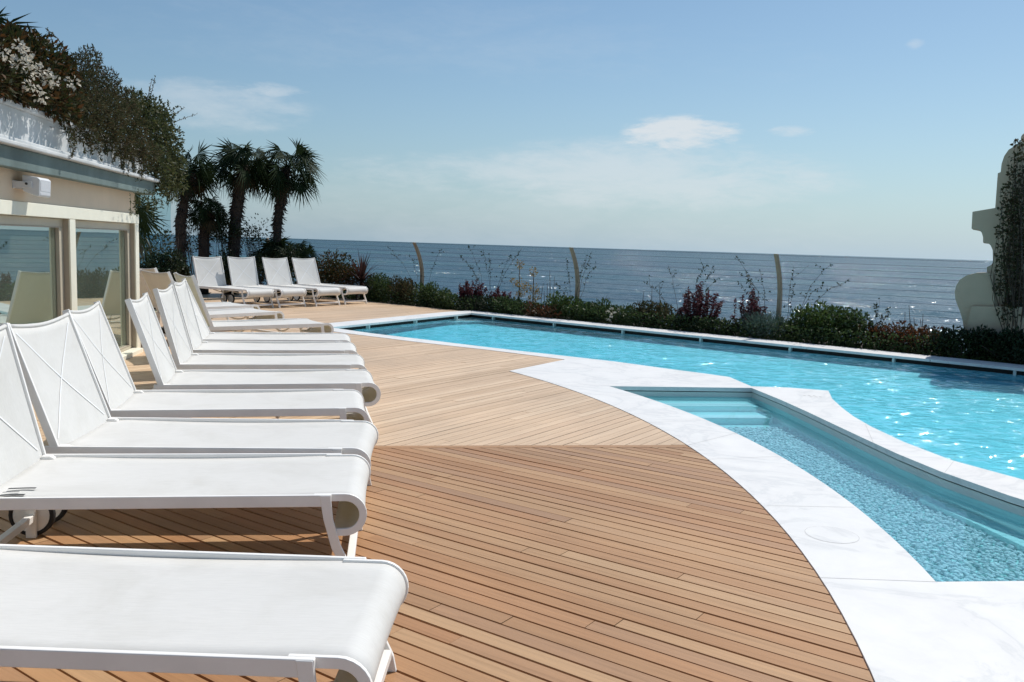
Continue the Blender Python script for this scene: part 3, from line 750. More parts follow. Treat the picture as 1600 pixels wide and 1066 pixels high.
    def bsl(m_):
        nx, ny = 10, 8; vs = []
        for off in (0, -.004):
            for i in range(nx+1):
                for j in range(ny+1):
                    f = j/ny; dip = .022*math.sin(math.pi*f)*(i/nx)**6
                    s_ = -.022+(BL+.018)*i/nx-dip; d_ = -.010+off-.010*math.sin(math.pi*f)*math.sin(math.pi*i/nx)
                    vs.append(q3(s_, d_, -WH+.017+(2*WH-.034)*f))
        w_ = ny+1; T = (nx+1)*w_; fs = []
        for i in range(nx):
            for j in range(ny):
                a = i*w_+j; fs.append((a, a+1, a+w_+1, a+w_)); fs.append((T+a, T+a+w_, T+a+w_+1, T+a+1))
        for j in range(ny):
            a = nx*w_+j; fs.append((a, a+1, T+a+1, T+a))
        m_.add(vs, fs, True)
    part(('backrest', back), bsl, M['fabric'])
    def hem(m_):
        m_.tube([q3(BL-.012-.022*math.sin(math.pi*j/10), -.012, -WH+.016+(2*WH-.032)*j/10) for j in range(11)], .009, 8)
    part(('top_hem', back), hem, M['fabric'])
    def cross(m_):
        for sg in (-1, 1):
            k = 12; vs = []
            for i in range(k+1):
                f = i/k; s_ = .03+(BL-.08)*f; yy = sg*(-WH+.05+(2*WH-.10)*f); ff = (yy+WH)/(2*WH)
                d_ = -.0075-.010*math.sin(math.pi*ff)*math.sin(math.pi*s_/BL)
                vs += [q3(s_, d_, yy-.006), q3(s_, d_, yy+.006)]
            m_.add(vs, [(2*i, 2*i+1, 2*i+3, 2*i+2) for i in range(k)])
    part(('light_cross', back), cross, M['cross_light'])  # white strips stand in for the brighter X of light on the sling
    return t
MC = {}
GR = 'white sun loungers lined up beside the deck pool'
ROW = [
 ('nearest white lounger across the bottom left corner, its back out of frame', -1.320, 2.399, -9.0, 73),
 ('white lounger second from the front, with black print marks on its seat', -1.428, 3.497, -.3, 76.6),
 ('white lounger third from the front, its X-marked back touching the one before', -1.413, 4.275, -2.6, 70.7),
 ('white lounger fourth from the front, before the gap beside the window corner', -1.476, 5.095, 4.2, 70),
 ('white lounger just beyond the gap, its scroll end sticking out furthest over the deck', -1.423, 5.93, 6.0, 71),
 ('white lounger sixth from the front, second one beyond the gap in the row', -1.520, 6.84, 4.0, 75),
 ('white lounger seventh from the front, narrow upright back close behind the sixth', -1.613, 7.69, 4.6, 75.5),
 ('white lounger eighth from the front, its back leaning further than its neighbours', -1.698, 8.45, 4.6, 66.4),
 ('lounger turned towards the pool corner, cream back seen from behind at the row end', -1.946, 9.58, 28.5, 70),
 ('angled lounger second from the row end, cream back beside the window post', -2.528, 10.765, 43.4, 65),
 ('furthest angled lounger of the long row, mostly hidden behind two others', -2.95, 11.75, 46., 66)]
for r_ in ROW: lounger(*r_, GR)
BACKROW = [
 ('leftmost of four white loungers under the palms, wheel in view', -3.311, 17.082, -40.9, 75.2),
 ('second from left of four white loungers facing the pool under the palms', -2.758, 17.513, -41.5, 76.5),
 ('third from left of four white loungers facing the pool under the palms', -2.153, 18.023, -40.3, 72.8),
 ('rightmost white lounger by the spiky dark plant at the hedge', -1.636, 18.690, -40.3, 71.8)]
for r_ in BACKROW: lounger(*r_, 'four white loungers in a row under the palms')
# the black print on the second lounger's seat
l2 = bpy.data.objects['sun_lounger.001']; mb = MB()
for k, (x0, ln2, w_, cv) in enumerate(((.03, .17, .009, .012), (.075, .10, .004, .010), (.115, .16, .010, .02), (.165, .13, .005, .03))):
    pts = [(.055+ln2*.55*i/8+.02*k*0, -.150-x0*1.05+cv*.6*math.sin(i/8*2), HS-.0085) for i in range(9)]
    vs = []
    for p in pts: vs += [(p[0], p[1]-w_*.9, p[2]+.002), (p[0], p[1]+w_*.9, p[2]+.002)]
    mb.add(vs, [(2*i, 2*i+2, 2*i+3, 2*i+1) for i in range(8)])
mb.build('printed_mark', M['ink'], l2)

# ------------------------------------------------------------------ pool house
XF = -2.72
ph = thing('pool_house', 'low cream and peach building with big sliding windows and a planted roof edge', 'building', (XF, 10.0, 0))
def hp(name, boxes, mat, parent=None, bevel=0.):
    m_ = MB(); pl = parent or ph; off = np.array([XF, 10.0, 0]) if True else 0
    for b in boxes: m_.box(b[0]-off[0], b[1]-off[0], b[2]-off[1], b[3]-off[1], b[4], b[5])
    return m_.build(name, mat, pl, None, bevel)
hp('wall', [(-2.96, -2.745, 0., 9.985, 1.502, 1.76), (-9, -2.962, 9.80, 9.985, -.02, 1.76)], M['wall'])
hp('beam', [(-2.86, XF, 0., 10.03, 1.405, 1.508)], M['cream'], bevel=.004)
hp('soffit', [(-2.963, -2.625, 0., 10.20, 1.762, 1.775)], M['fascia'])
hp('fascia', [(-2.69, -2.60, 0., 10.23, 1.728, 1.872), (-9, -2.692, 10.12, 10.23, 1.728, 1.872)], M['fascia'], bevel=.006)
hp('ledge', [(-2.80, -2.545, 0., 10.28, 1.874, 1.905), (-2.80, -2.60, 0., 10.25, 1.906, 1.94)], M['parapet'], bevel=.008)
hp('parapet', [(-2.86, -2.675, 0., 10.17, 1.941, 2.165), (-9, -2.862, 10.0, 10.17, 1.88, 2.165)], M['parapet'])
hp('parapet_cap', [(-2.90, -2.65, 0., 10.2, 2.167, 2.215), (-9, -2.902, 9.97, 10.2, 2.167, 2.215)], M['parapet'], bevel=.012)
hp('roof', [(-9, -2.864, 0., 9.99, 1.80, 2.13)], M['soil'])
hp('back_wall', [(-6.2, -6.1, 0., 9.79, 0, 1.7)], M['room'])
hp('inner_floor', [(-6.1, -2.87, 0., 9.79, -.02, .012)], M['roomfloor'])
hp('ceiling', [(-6.1, -2.965, 0., 9.79, 1.60, 1.62)], M['room'])
posts = [(9.895, 10.02), (7.942, 8.075), (5.99, 6.12), (4.04, 4.17), (2.09, 2.22)]
for a, b in posts:
    q_ = hp('post', [(XF-.016, XF-.002, a-.002, b+.002, 0, 1.403)], M['cream'], bevel=.002)
    hp('shaded_post_core', [(-2.85, XF-.0165, a, b, 0, 1.403)], M['jamb']).parent = q_  # brown-grey body carries the shade of the side faces in its colour
for i in range(len(posts)-1):
    y0, y1 = posts[i+1][1], posts[i][0]; f = .055
    w_ = hp('window', [(-2.845, -2.78, y0+.002, y1-.002, 1.335, 1.402), (-2.845, -2.78, y0+.002, y1-.002, .012, .075),
                       (-2.845, -2.78, y0+.002, y0+.075, .077, 1.333), (-2.845, -2.78, y1-.095, y1-.002, .077, 1.333)], M['sash'], bevel=.003)
    g_ = hp('pane', [(-2.818, -2.808, y0+.076, y1-.096, .076, 1.334)], M['glass']); g_.parent = w_
    gk = hp('gasket', [(-2.806, -2.776, y0+.0755, y0+.084, .0755, 1.3345), (-2.806, -2.776, y1-.104, y1-.0955, .0755, 1.3345), (-2.806, -2.776, y0+.0845, y1-.1045, 1.326, 1.3345), (-2.806, -2.776, y0+.0845, y1-.1045, .0755, .084)], M['jamb']); gk.parent = w_
hp('sill', [(-2.775, -2.66, 2.2, 9.893, -.02, .045)], M['cream'], bevel=.006)
ca_, cb_ = float(atx(20, 400, -3.0)[1]), float(atx(44, 400, -3.0)[1])
hp('curtain', [(-3.02, -2.99, ca_, cb_, .013, 1.598), (-3.02, -2.985, cb_+.01, cb_+.06, .013, 1.598)], M['curtain'])

# loudspeaker on a bracket under the eave
sp = thing('loudspeaker', 'white box loudspeaker on a bracket under the grey eave', 'loudspeaker', (-2.745, 6.985, 1.632))
o = [(.062, -.046), (.062, .072), (.168, .058), (.188, .044), (.181, -.076), (.168, -.087)]; hw = .108; K = len(o); mb = MB()
v_ = [(p[0], -hw, p[1]) for p in o]+[(p[0], hw, p[1]) for p in o]
mb.add(v_, [tuple(range(K)), tuple(range(2*K-1, K-1, -1))]+[(i, i+K, (i+1) % K+K, (i+1) % K) for i in range(K)]); mb.build('cabinet', M['plastic'], sp, None, .008)
mb = MB(); a = np.array([.188, .044]); b = np.array([.181, -.076]); t = unit(b-a); nn = np.array([-t[1], t[0]]); nn = nn if nn[0] > 0 else -nn
for f0, f1 in ((.04, .72), (.80, .95)):
    p, q = a+(b-a)*f0+nn*.002, a+(b-a)*f1+nn*.002
    mb.add([(p[0], -hw+.014, p[1]), (p[0], hw-.014, p[1]), (q[0], hw-.014, q[1]), (q[0], -hw+.014, q[1])], [(0, 1, 2, 3)])
mb.build('grille', M['grille'], sp)
mb = MB(); mb.box(0, .012, -.125, .125, -.03, .03); mb.box(.012, .135, -.125, -.112, -.024, .024); mb.box(.012, .135, .112, .125, -.024, .024); mb.build('bracket', M['plastic'], sp, None, .003)
mb = MB(); mb.tube([(.10, -.134, .006), (.10, -.124, .006)], .009, 10); mb.build('knob', M['rubber'], sp)

# ------------------------------------------------------------------ plants
def foliage(specs, leaf, wid, up=.3, fold=.25):
    ps = []
    for c_, rad, n_ in specs:
        p, d = blob(c_, rad, n_); dd = d+rng.normal(size=d.shape)*.7+np.array([0, 0, up])
        ps.append(leaves(p, dd, leaf*rng.uniform(.6, 1.25, n_), wid*rng.uniform(.7, 1.2, n_), fold))
    return merge(ps)
def stems_mb(base, tips, r=.006):
    m_ = MB()
    for t in tips:
        b = np.asarray(base)+np.append(rng.normal(size=2)*.03, 0); t = np.asarray(t); mid = (b+t)/2+rng.normal(size=3)*.04*np.linalg.norm(t-b)
        m_.tube([b, mid, t], [r, r*.7, r*.35], 5)
    return m_
def bush(name, label, cat, base, specs, leaf, wid, mat, group=None, up=.3, extra=None, r=.007):
    """specs in world coordinates: (centre, radii, leaf count)"""
    base = np.asarray(base, float); t = thing(name, label, cat, base, 0, group)
    loc = [(np.asarray(c_)-base, rad, n_) for c_, rad, n_ in specs]
    V, F = foliage(loc, leaf, wid, up); npmesh('foliage', V, F, mat, t)
    tips = []
    for c_, rad, n_ in loc:
        for _ in range(5): tips.append(c_+rng.normal(size=3)*np.asarray(rad)*.45)
    stems_mb((0, 0, 0), tips, r).build('stem', M['stem'], t)
    return t
def sprig(pts, n_, leaf, wid):
    """sparse small leaves along a twig"""
    P = np.array(pts); k = len(P); f = rng.random(n_)**.6*(k-1); i = np.minimum(f.astype(int), k-2); q = P[i]+(P[i+1]-P[i])*(f-i)[:, None]
    d = rng.normal(size=(n_, 3)); return leaves(q, d, leaf*rng.uniform(.6, 1.3, n_), wid)
def zat(px, py, P):
    v = ray(px, py); return HC+v[2]*math.hypot(P[0], P[1])/math.hypot(v[0], v[1])
def onl(px, off):                     # the point of the bed at this offset from the far pool edge, seen in this column
    v = ray(px, 382+(px-800)*.0318); v = v[:2]/v[1]; t = (off+FO@NV)/(v@NV); return v*t
BED = 'shrubs in the bed along the far pool edge'
def hedge(name, label, cat, px, top, wpx, mat, off=.85, leaf=.055, wid=.03, dens=1., deep=.32, up=.4, lob=4):
    P = onl(px, off); h = max(.18, zat(px, top, P)); ppm = 1340/(P[1]*math.cos(YAW)+P[0]*math.sin(YAW)); w_ = wpx/ppm
    sp_ = []
    for i in range(lob):
        f = (i+.5)/lob-.5; c2 = P+DV*w_*f+NV*rng.normal()*.05; hh = h*rng.uniform(.75, 1.)
        sp_.append(((c2[0], c2[1], hh*.5), (w_*.62/lob+.08, deep, hh*.55), int(520*dens*hh/.35*(w_/.8)*4/lob)))
    return bush(name, label, cat, (P[0], P[1], -.03), sp_, leaf, wid, mat, BED, up)
# dark low shrubs, from the loungers under the palms to the right edge of the photo
hedge('low_shrub', 'dark green shrub at the left end of the bed, beside the rightmost far lounger', 'shrub', 592, 428, 50, M['green'], .60, deep=.4)
hedge('low_shrub', 'dark green shrub with thin upright tips left of the first curved fence post', 'shrub', 632, 432, 50, M['olive'], .62, deep=.4, up=1.2)
hedge('low_shrub', 'green shrub at the foot of the left curved fence post', 'shrub', 668, 442, 40, M['green'], .55)
hedge('low_shrub', 'low rounded shrub before the pool corner, left of the burgundy bush', 'shrub', 700, 452, 45, M['green'], .50)
hedge('low_shrub', 'low dark shrub under the burgundy bush at the pool corner', 'shrub', 745, 462, 55, M['darkgreen'], .55)
hedge('low_shrub', 'low dark shrub at the foot of the yellow flower spikes', 'shrub', 800, 466, 60, M['green'], .62)
hedge('low_shrub', 'rust brown leafy shrub left of the middle curved fence post', 'shrub', 850, 474, 60, M['rust'], .62)
hedge('low_shrub', 'light green shrub at the foot of the middle curved fence post', 'shrub', 885, 458, 45, M['bright'], .85)
hedge('low_shrub', 'round green shrub right of the middle curved fence post', 'shrub', 927, 466, 60, M['green'], .80, dens=1.2)
hedge('low_shrub', 'olive shrub between the white flowered bush and the red bush', 'shrub', 1022, 470, 62, M['olive'], .80)
hedge('low_shrub', 'low dark shrub under the tall red bush', 'shrub', 1080, 492, 70, M['darkgreen'], .72)
hedge('low_shrub', 'dark shrub between the red bush and the silver bush', 'shrub', 1140, 500, 55, M['darkgreen'], .78)
hedge('low_shrub', 'green shrub at the foot of the right curved fence post', 'shrub', 1240, 495, 46, M['green'], .88)
hedge('leafy_shrub', 'yellow green bush with lit tips right of the right curved fence post', 'shrub', 1282, 472, 56, M['bright'], .95, leaf=.06, wid=.035)
hedge('leafy_shrub', 'tall dark green bush, second right of the right curved fence post', 'shrub', 1330, 470, 50, M['green'], .95, leaf=.06, wid=.035)
hedge('rust_shrub', 'rusty red and green low shrub left of the dark mass by the scroll wall', 'shrub', 1392, 500, 62, M['rust'], .92)
hedge('rust_shrub', 'rusty red low shrub in front of the scroll wall end', 'shrub', 1450, 512, 70, M['rust'], .80)
hedge('low_shrub', 'dark shrub at the base of the scroll', 'shrub', 1510, 508, 70, M['darkgreen'], .66, deep=.16)
hedge('low_shrub', 'black green bush under the climber, at the right edge', 'shrub', 1582, 512, 90, M['darkgreen'], .62, deep=.16, dens=1.6)
n_ = 15000; tt = rng.uniform(-6.3, 9.4, n_); of = rng.uniform(.30, 1.0, n_); of = np.where(tt > -.3, np.maximum(of, .56), of); hh = rng.random(n_)**1.6*.26
pos = np.stack([FO[0]+DV[0]*tt+NV[0]*of, FO[1]+DV[1]*tt+NV[1]*of, hh-.02], 1); V, F = leaves(pos, rng.normal(size=(n_, 3))+np.array([0, 0, .6]), rng.uniform(.03, .07, n_), .032)
gc = npmesh('ground_cover', V, F, M['green']); kind(gc, 'stuff'); gc['label'] = 'low leafy ground cover filling the bed along the far pool edge'; gc['category'] = 'ground cover'
# white flowered shrub
t = hedge('flowering_shrub', 'green shrub dotted with white flowers, mid bed', 'shrub', 972, 474, 56, M['green'], .80)
P = onl(968, .62); q, d = blob((P[0]-t.location.x, P[1]-t.location.y, .20), (.32, .12, .14), 26)
for c_ in q: npmesh('flower', *leaves(c_+rng.normal(size=(6, 3))*.008, rng.normal(size=(6, 3)), .03, .026), M['white_fl'], t)
# silver bush
hedge('silver_shrub', 'feathery silver green bush left of the right curved fence post', 'shrub', 1196, 490, 50, M['silver'], .72, leaf=.07, wid=.012, dens=2., up=.8)
# burgundy spiky shrubs
def spiky(label, px, top, wpx, off, n_=26, mat=None):
    P = onl(px, off); h = zat(px, top, P); ppm = 1340/(P[1]*math.cos(YAW)+P[0]*math.sin(YAW)); w_ = wpx/ppm
    t = thing('burgundy_shrub', label, 'shrub', (P[0], P[1], -.03), 0, 'burgundy shrubs in the bed'); m_ = MB(); ps = []
    for i in range(n_):
        f = rng.uniform(-.5, .5); hh = h*(1-1.1*abs(f)**1.5)*rng.uniform(.55, 1.); tp = np.append(DV*w_*f+NV*rng.normal()*.1, hh); b = np.append(DV*w_*f*.4, .05)
        pts = [b, (b+tp)/2+rng.normal(size=3)*.03, tp]; m_.tube(pts, [.005, .004, .002], 4); ps.append(sprig(pts, 75, .05, .02))
    q = foliage([((0, 0, h*.3), (w_*.4, .2, h*.32), int(500*w_))], .05, .024); ps.append(q)
    V, F = merge(ps); npmesh('foliage', V, F, mat or M['red'], t); m_.build('stem', M['stem'], t); return t
spiky('burgundy spiky shrub at the pool corner, in front of a wiry plant', 738, 428, 62, .80, 34)
spiky('small burgundy tufts left of the yellow flower spikes', 785, 442, 40, .85, 18)
spiky('tall wine red bush, the reddest in the bed', 1098, 436, 78, .85, 46)
spiky('thin burgundy shrub behind the silver bush', 1180, 448, 56, .95, 22)
# wiry plants: long arching twigs with few dark leaves, traced by their tips
def wiry(label, px, basey, tips, off=.95, nl=12):
    P = onl(px, off); t = thing('wiry_plant', label, 'plant', (P[0], P[1], -.03), 0, 'tall wiry plants in front of the fence'); m_ = MB(); ps = []
    for tx, ty in tips:
        Q = onl(tx, off+rng.normal()*.1); z = zat(tx, ty, Q); tip = np.array([Q[0]-P[0], Q[1]-P[1], z]); b = np.array([rng.normal()*.03, rng.normal()*.03, 0])
        k = 7; arc_ = [b+(tip-b)*(i/k)+np.array([0, 0, 1.])*.16*np.linalg.norm(tip-b)*math.sin(math.pi*i/k)*.8+rng.normal(size=3)*.012 for i in range(k+1)]
        m_.tube(arc_, [.0045-.0032*i/k for i in range(k+1)], 4); ps.append(sprig(arc_[3:], nl, .04, .024))
        for _ in range(3):
            j = rng.integers(3, k); e = arc_[j]+rng.normal(size=3)*np.array([.12, .12, .08])+np.array([0, 0, .05]); m_.tube([arc_[j], (arc_[j]+e)/2+rng.normal(size=3)*.01, e], [.002, .0016, .001], 4); ps.append(sprig([arc_[j], e], 5, .035, .02))
    V, F = merge(ps); m_.build('stem', M['stem'], t); npmesh('foliage', V, F, M['darkgreen'], t); return t
wiry('wiry plant with two thin arching twigs round the left curved fence post', 664, 455, [(605, 384), (690, 388), (640, 395)])
wiry('wiry plant reaching the horizon right of the burgundy corner shrub', 768, 465, [(730, 380), (755, 386), (765, 392), (800, 396), (716, 395), (815, 388), (735, 416)], nl=18)
wiry('leafy wiry twigs tangled round the middle curved fence post', 900, 470, [(885, 400), (925, 390), (918, 396), (932, 408), (870, 440)], nl=20)
wiry('wiry plant with arching twigs behind the red bush', 1075, 470, [(1008, 438), (1045, 415), (1118, 412), (1106, 408), (1128, 430)], nl=16)
wiry('wiry twigs arching to the left of the right curved fence post', 1208, 500, [(1148, 395), (1155, 436), (1170, 422), (1190, 418), (1165, 430)], nl=16)
wiry('wiry twigs spreading to the right of the right curved fence post', 1236, 500, [(1242, 412), (1300, 410), (1332, 434), (1245, 440), (1290, 440)], nl=14)
wiry('upright leafy stems at the left of the rusty shrubs', 1382, 512, [(1374, 470), (1398, 478), (1385, 490), (1362, 490)], nl=22)
# bare rods
def rods(label, px, tips, off=.9):
    P = onl(px, off); m_ = MB()
    for tx, ty in tips:
        Q = onl(tx, off+rng.normal()*.03); z = zat(tx, ty, Q); m_.tube([(Q[0]-P[0], Q[1]-P[1], 0), (Q[0]-P[0]+rng.normal()*.01, Q[1]-P[1], z*.6), (Q[0]-P[0]+rng.normal()*.02, Q[1]-P[1], z)], [.008, .006, .003], 5)
    o = m_.build('bare_stems', M['stem'], None, (P[0], P[1], -.03)); return tag(o, label, 'plant', 'clumps of bare dark rods')
rods('bare dark rods left of the middle curved fence post', 858, [(849, 440), (853, 452), (861, 420), (857, 440), (869, 430), (865, 455)])
rods('two bare dark rods behind the white flowered bush', 1022, [(1022, 442), (1035, 443), (1008, 452), (955, 462)])
rods('bare dark rods in front of the scroll wall', 1440, [(1422, 485), (1430, 474), (1437, 492), (1448, 495), (1452, 487), (1460, 505)])
# yellow flower spikes
for lab, px, top, sd in (('taller of the two yellow flower spikes in the bed', 813, 408, 1), ('shorter yellow flower spike, right of the taller one', 835, 421, 2)):
    P = onl(px, .85); z = zat(px, top, P); t = thing('flower_spike', lab, 'flower', (P[0], P[1], -.03), 0, 'yellow flower spikes'); mb = MB()
    mb.tube([(0, 0, 0), (.01, 0, z*.5), (.0, 0, z)], [.014, .011, .006], 6); ps = []
    for hh, dx in ((z*.97, 0), (z*.62, -.13), (z*.60, .05), (z*.45, .1), (z*.35, -.03)):
        b = np.array([DV[0]*dx, DV[1]*dx, hh]); mb.tube([(0, 0, hh-.1), tuple(b)], .004, 4); p_, d = blob(b, (.07, .07, .09), 60); npmesh('flower_head', *leaves(p_, d, .04, .022), M['yellow_fl'], t)
    mb.build('stem', M['stem'], t)
# sword-leaved cordyline and the shrub beside it, at the end of the far loungers
P = onl(566, .55); t = thing('cordyline', 'spiky dark red cordyline beside the far loungers', 'plant', (P[0], P[1], -.03)); ps = []
n_ = 120; d = unit(rng.normal(size=(n_, 3))*np.array([1, 1, .7])+np.array([0, 0, .55])); p0 = np.tile([0, 0, .42], (n_, 1))+d*.04
for k in range(n_):
    ln2 = rng.uniform(.45, .75); seg = 4; prev = p0[k]; wv = .035; dd = d[k].copy(); side = unit(np.cross(dd, [0, 0, 1.])+1e-4); Vv = []
    for s_ in range(seg+1):
        wk = wv*(1-(s_/seg)**2)*.5+.001; Vv += [prev-side*wk, prev+side*wk]; prev = prev+dd*ln2/seg; dd = unit(dd+np.array([0, 0, -.16]))
    ps.append((np.array(Vv), np.array([(2*s_, 2*s_+1, 2*s_+3) for s_ in range(seg)]+[(2*s_, 2*s_+3, 2*s_+2) for s_ in range(seg)])))
npmesh('foliage', *merge(ps), M['cordyline'], t); mb = MB(); mb.tube([(0, 0, 0), (.01, 0, .25), (0, 0, .45)], [.05, .045, .04], 8); mb.build('stem', M['bark'], t)
def shrub_at(label, px, py, Y, rpx, mat, name='dense_shrub', n_=900, leaf=.07, wid=.035, group='shrubs behind the far loungers', flat=.9):
    c_ = aty(px, py, Y); r_ = rpx*Y/1340; zb = -.03; sp_ = [((c_[0], c_[1], c_[2]), (r_, r_*.8, r_*flat), n_)]
    for _ in range(4): sp_.append(((c_[0]+rng.normal()*r_*.6, c_[1]+rng.normal()*r_*.3, max(.15, c_[2]+rng.normal()*r_*.4)), (r_*.5, r_*.5, r_*.5), n_//4))
    return bush(name, label, 'shrub', (c_[0], c_[1], zb), sp_, leaf, wid, mat, group)
shrub_at('bushy dark shrub with reddish top beside the cordyline', 523, 425, 19.6, 36, M['bronze'], n_=1500)
shrub_at('dark green shrub behind the rightmost far lounger', 500, 440, 20.3, 28, M['darkgreen'])
shrub_at('dark low shrub between the third and fourth far loungers', 447, 420, 20.0, 26, M['darkgreen'])
shrub_at('dark low shrub between the second and third far loungers', 403, 422, 19.6, 26, M['darkgreen'])
shrub_at('dark low shrub between the first and second far loungers', 350, 425, 19.2, 26, M['darkgreen'])
shrub_at('round dark shrub left of the far loungers, under the leftmost palm', 272, 424, 18.2, 18, M['darkgreen'], n_=1300)
shrub_at('dark shrub beside the window corner, behind the cream loungers', 243, 428, 15.6, 34, M['darkgreen'], n_=1700)
shrub_at('thin leafy shrub seen through the glass screen', 255, 385, 17.5, 22, M['olive'], n_=140, flat=1.4)
shrub_at('leafy shrub with open twigs between the third and fourth palms', 402, 370, 20.6, 26, M['darkgreen'], n_=260, flat=1.3)
shrub_at('leafy shrub with open twigs between the first two palms', 305, 375, 20.2, 20, M['darkgreen'], n_=160, flat=1.3)
shrub_at('leafy climber low on the trunk of the tallest palm', 352, 360, 20.0, 17, M['darkgreen'], n_=420, flat=1.5)

# fan palms
def fan(ps, base, axis, up, Rr, seg=17, spread=1.9, droop=.15):
    a = unit(np.asarray(axis, float)); s_ = unit(np.cross(a, up)); nn = np.cross(s_, a)
    for i in range(seg):
        phi = -spread+2*spread*i/(seg-1); dr = a*math.cos(phi)+s_*math.sin(phi); pp = unit(np.cross(dr, nn)); ln2 = Rr*(.72+.28*math.cos(phi*.6))*rng.uniform(.82, 1.10)
        wv = ln2*.044*rng.uniform(.7, 1.2); m1 = base+dr*ln2*.38+nn*ln2*.05; tip = base+dr*ln2+np.array([0, 0, -droop*ln2*rng.uniform(.5, 1.5)])
        V = np.array([base, m1+pp*wv, m1-pp*wv, m1+nn*wv*.5, tip]); F = np.array([(0, 1, 3), (0, 3, 2), (1, 4, 3), (3, 4, 2)]); ps.append((V, F))
def palm(label, trunk, Rr, nleaf, petiole=.5, rt=.11, group='fan palms behind the far loungers', low=-.6, dead=4):
    tr = [np.asarray(q, float) for q in trunk]; b = tr[0].copy(); tr = [q-b for q in tr]; t = thing('fan_palm', label, 'palm tree', b, 0, group); top = tr[-1]
    mb = MB(); k = 10; P_ = []
    for i in range(k+1):
        f = i/k*(len(tr)-1); j = min(int(f), len(tr)-2); P_.append(tr[j]+(tr[j+1]-tr[j])*(f-j))
    mb.tube(P_, [rt*rng.uniform(.85, 1.15)*(1.15-.2*i/k) for i in range(k+1)], 10)
    L_ = np.linalg.norm(top); n_ = int(260*L_)
    f = rng.random(n_)*(k-.01); j = f.astype(int); P_ = np.array(P_); q = P_[j]+(P_[j+1]-P_[j])*(f-j)[:, None]; a = rng.uniform(0, 6.28, n_); rad = np.stack([np.cos(a), np.sin(a), np.zeros(n_)], 1)
    Vf, Ff = leaves(q+rad*rt*.9, rad*.5+np.array([0, 0, -.5])+rng.normal(size=(n_, 3))*.3, rng.uniform(.06, .16, n_), .03)
    for i in range(0, len(Ff)): pass
    mb.build('trunk', M['bark'], t); npmesh('trunk_fibre', Vf, Ff, M['bark'], t)
    ps = []; pd = []; pm = MB()
    for i in range(nleaf):
        az_ = i*2.39996+rng.normal()*.2; sn = 1-(1-low)*((i+.5)/nleaf); sn = max(-.85, min(.99, sn+rng.normal()*.08)); cs = math.sqrt(1-sn*sn)
        d = np.array([cs*math.cos(az_), cs*math.sin(az_), sn]); pl = petiole*rng.uniform(.8, 1.15); mid = top+d*pl*.6+np.array([0, 0, .02]); e = top+d*pl+np.array([0, 0, -.06*cs])
        pm.tube([top, mid, e], [.012, .009, .007], 4); ax = unit(e-mid+np.array([0, 0, -.15])); upv = unit(np.array([0, 0, 1.])*cs+np.array([-d[0], -d[1], 0])*max(sn, .05)*1.0+rng.normal(size=3)*.45)
        fan(ps, e, ax, upv, Rr*rng.uniform(.85, 1.08), droop=.12 if sn > 0 else .3)
    for i in range(dead):
        az_ = rng.uniform(0, 6.28); d = np.array([math.cos(az_)*.5, math.sin(az_)*.5, -.85]); e = top+d*petiole*.9; pm.tube([top, e], [.01, .006], 4); fan(pd, e, unit(d+np.array([0, 0, -.5])), unit(np.array([d[0], d[1], .4])), Rr*.8, 18, 1.3, .3)
    npmesh('crown', *merge(ps), M['palm'], t); pm.build('leaf_stalk', M['palm'], t)
    if pd: npmesh('dead_leaf', *merge(pd), M['palmdry'], t)
    return t
def gz(px, Y): q = aty(px, 420, Y); return np.array([q[0], q[1], -.03])
palm('leftmost fan palm, half hidden by the roof shrubs', [gz(284, 19.6), aty(282, 345, 19.6), aty(299, 268, 19.6)], .46, 26, .38, .095)
palm('small fan palm between the first and the tallest palm', [gz(317, 19.9), aty(319, 370, 19.9), aty(326, 328, 19.9)], .37, 22, .30, .10)
palm('tallest fan palm with a thick trunk, third from left', [gz(362, 20.2), aty(368, 345, 20.2), aty(379, 256, 20.2)], .51, 30, .41, .12)
palm('right hand fan palm with a leaning trunk and drooping leaves', [gz(430, 20.6), aty(434, 345, 20.6), aty(448, 262, 20.6)], .52, 29, .47, .10, low=-.75, dead=4)
palm('young trunkless fan palm below the right hand palm', [gz(432, 20.4), aty(432, 402, 20.4)], .42, 22, .35, .09, low=.0, dead=0)
palm('low young fan palm at the right of the palm clump', [gz(470, 20.9), aty(469, 400, 20.9)], .34, 20, .30, .08, low=-.1, dead=0)
palm('drooping fan palm close behind the window corner', [gz(196, 12.4), aty(192, 335, 12.4)], .40, 14, .30, .10, 'fan palms behind the far loungers', -.8, 9)

# planter on the roof edge
XP = -2.98
def roofbush(name, label, mat, blobs, leaf, wid, up=.3, fl=None, den=1.):
    sp_ = []
    for px, py, r_, dx in blobs:
        c_ = atx(px, py, XP+dx); rr = r_*c_[1]/1340*1.12; sp_.append((c_, (rr*.9, rr, rr), int(den*15000*rr*rr)))
    c0 = sp_[0][0]; base = (XP-.15, float(c0[1]), 2.13)
    t = bush(name, label, 'shrub', base, sp_, leaf, wid, mat, 'shrubs growing on the roof edge', up); return t, sp_, base
t, sp_, base = roofbush('flowering_shrub', 'bronze leaved shrub with clusters of white flowers on the roof edge', M['bronze'],
    [(8, 100, 40, 0), (40, 95, 38, 0), (70, 105, 34, 0), (95, 120, 24, .02), (20, 75, 26, -.1), (45, 135, 34, .05), (10, 135, 30, .05), (75, 140, 30, .05), (100, 140, 22, .05), (-30, 100, 45, 0), (-70, 110, 50, 0), (20, 128, 24, .36), (52, 140, 24, .38), (85, 158, 22, .40), (105, 170, 18, .40), (-15, 120, 28, .36), (-60, 115, 34, .36), (68, 128, 20, .3)], .062, .028, .4, den=1.25)
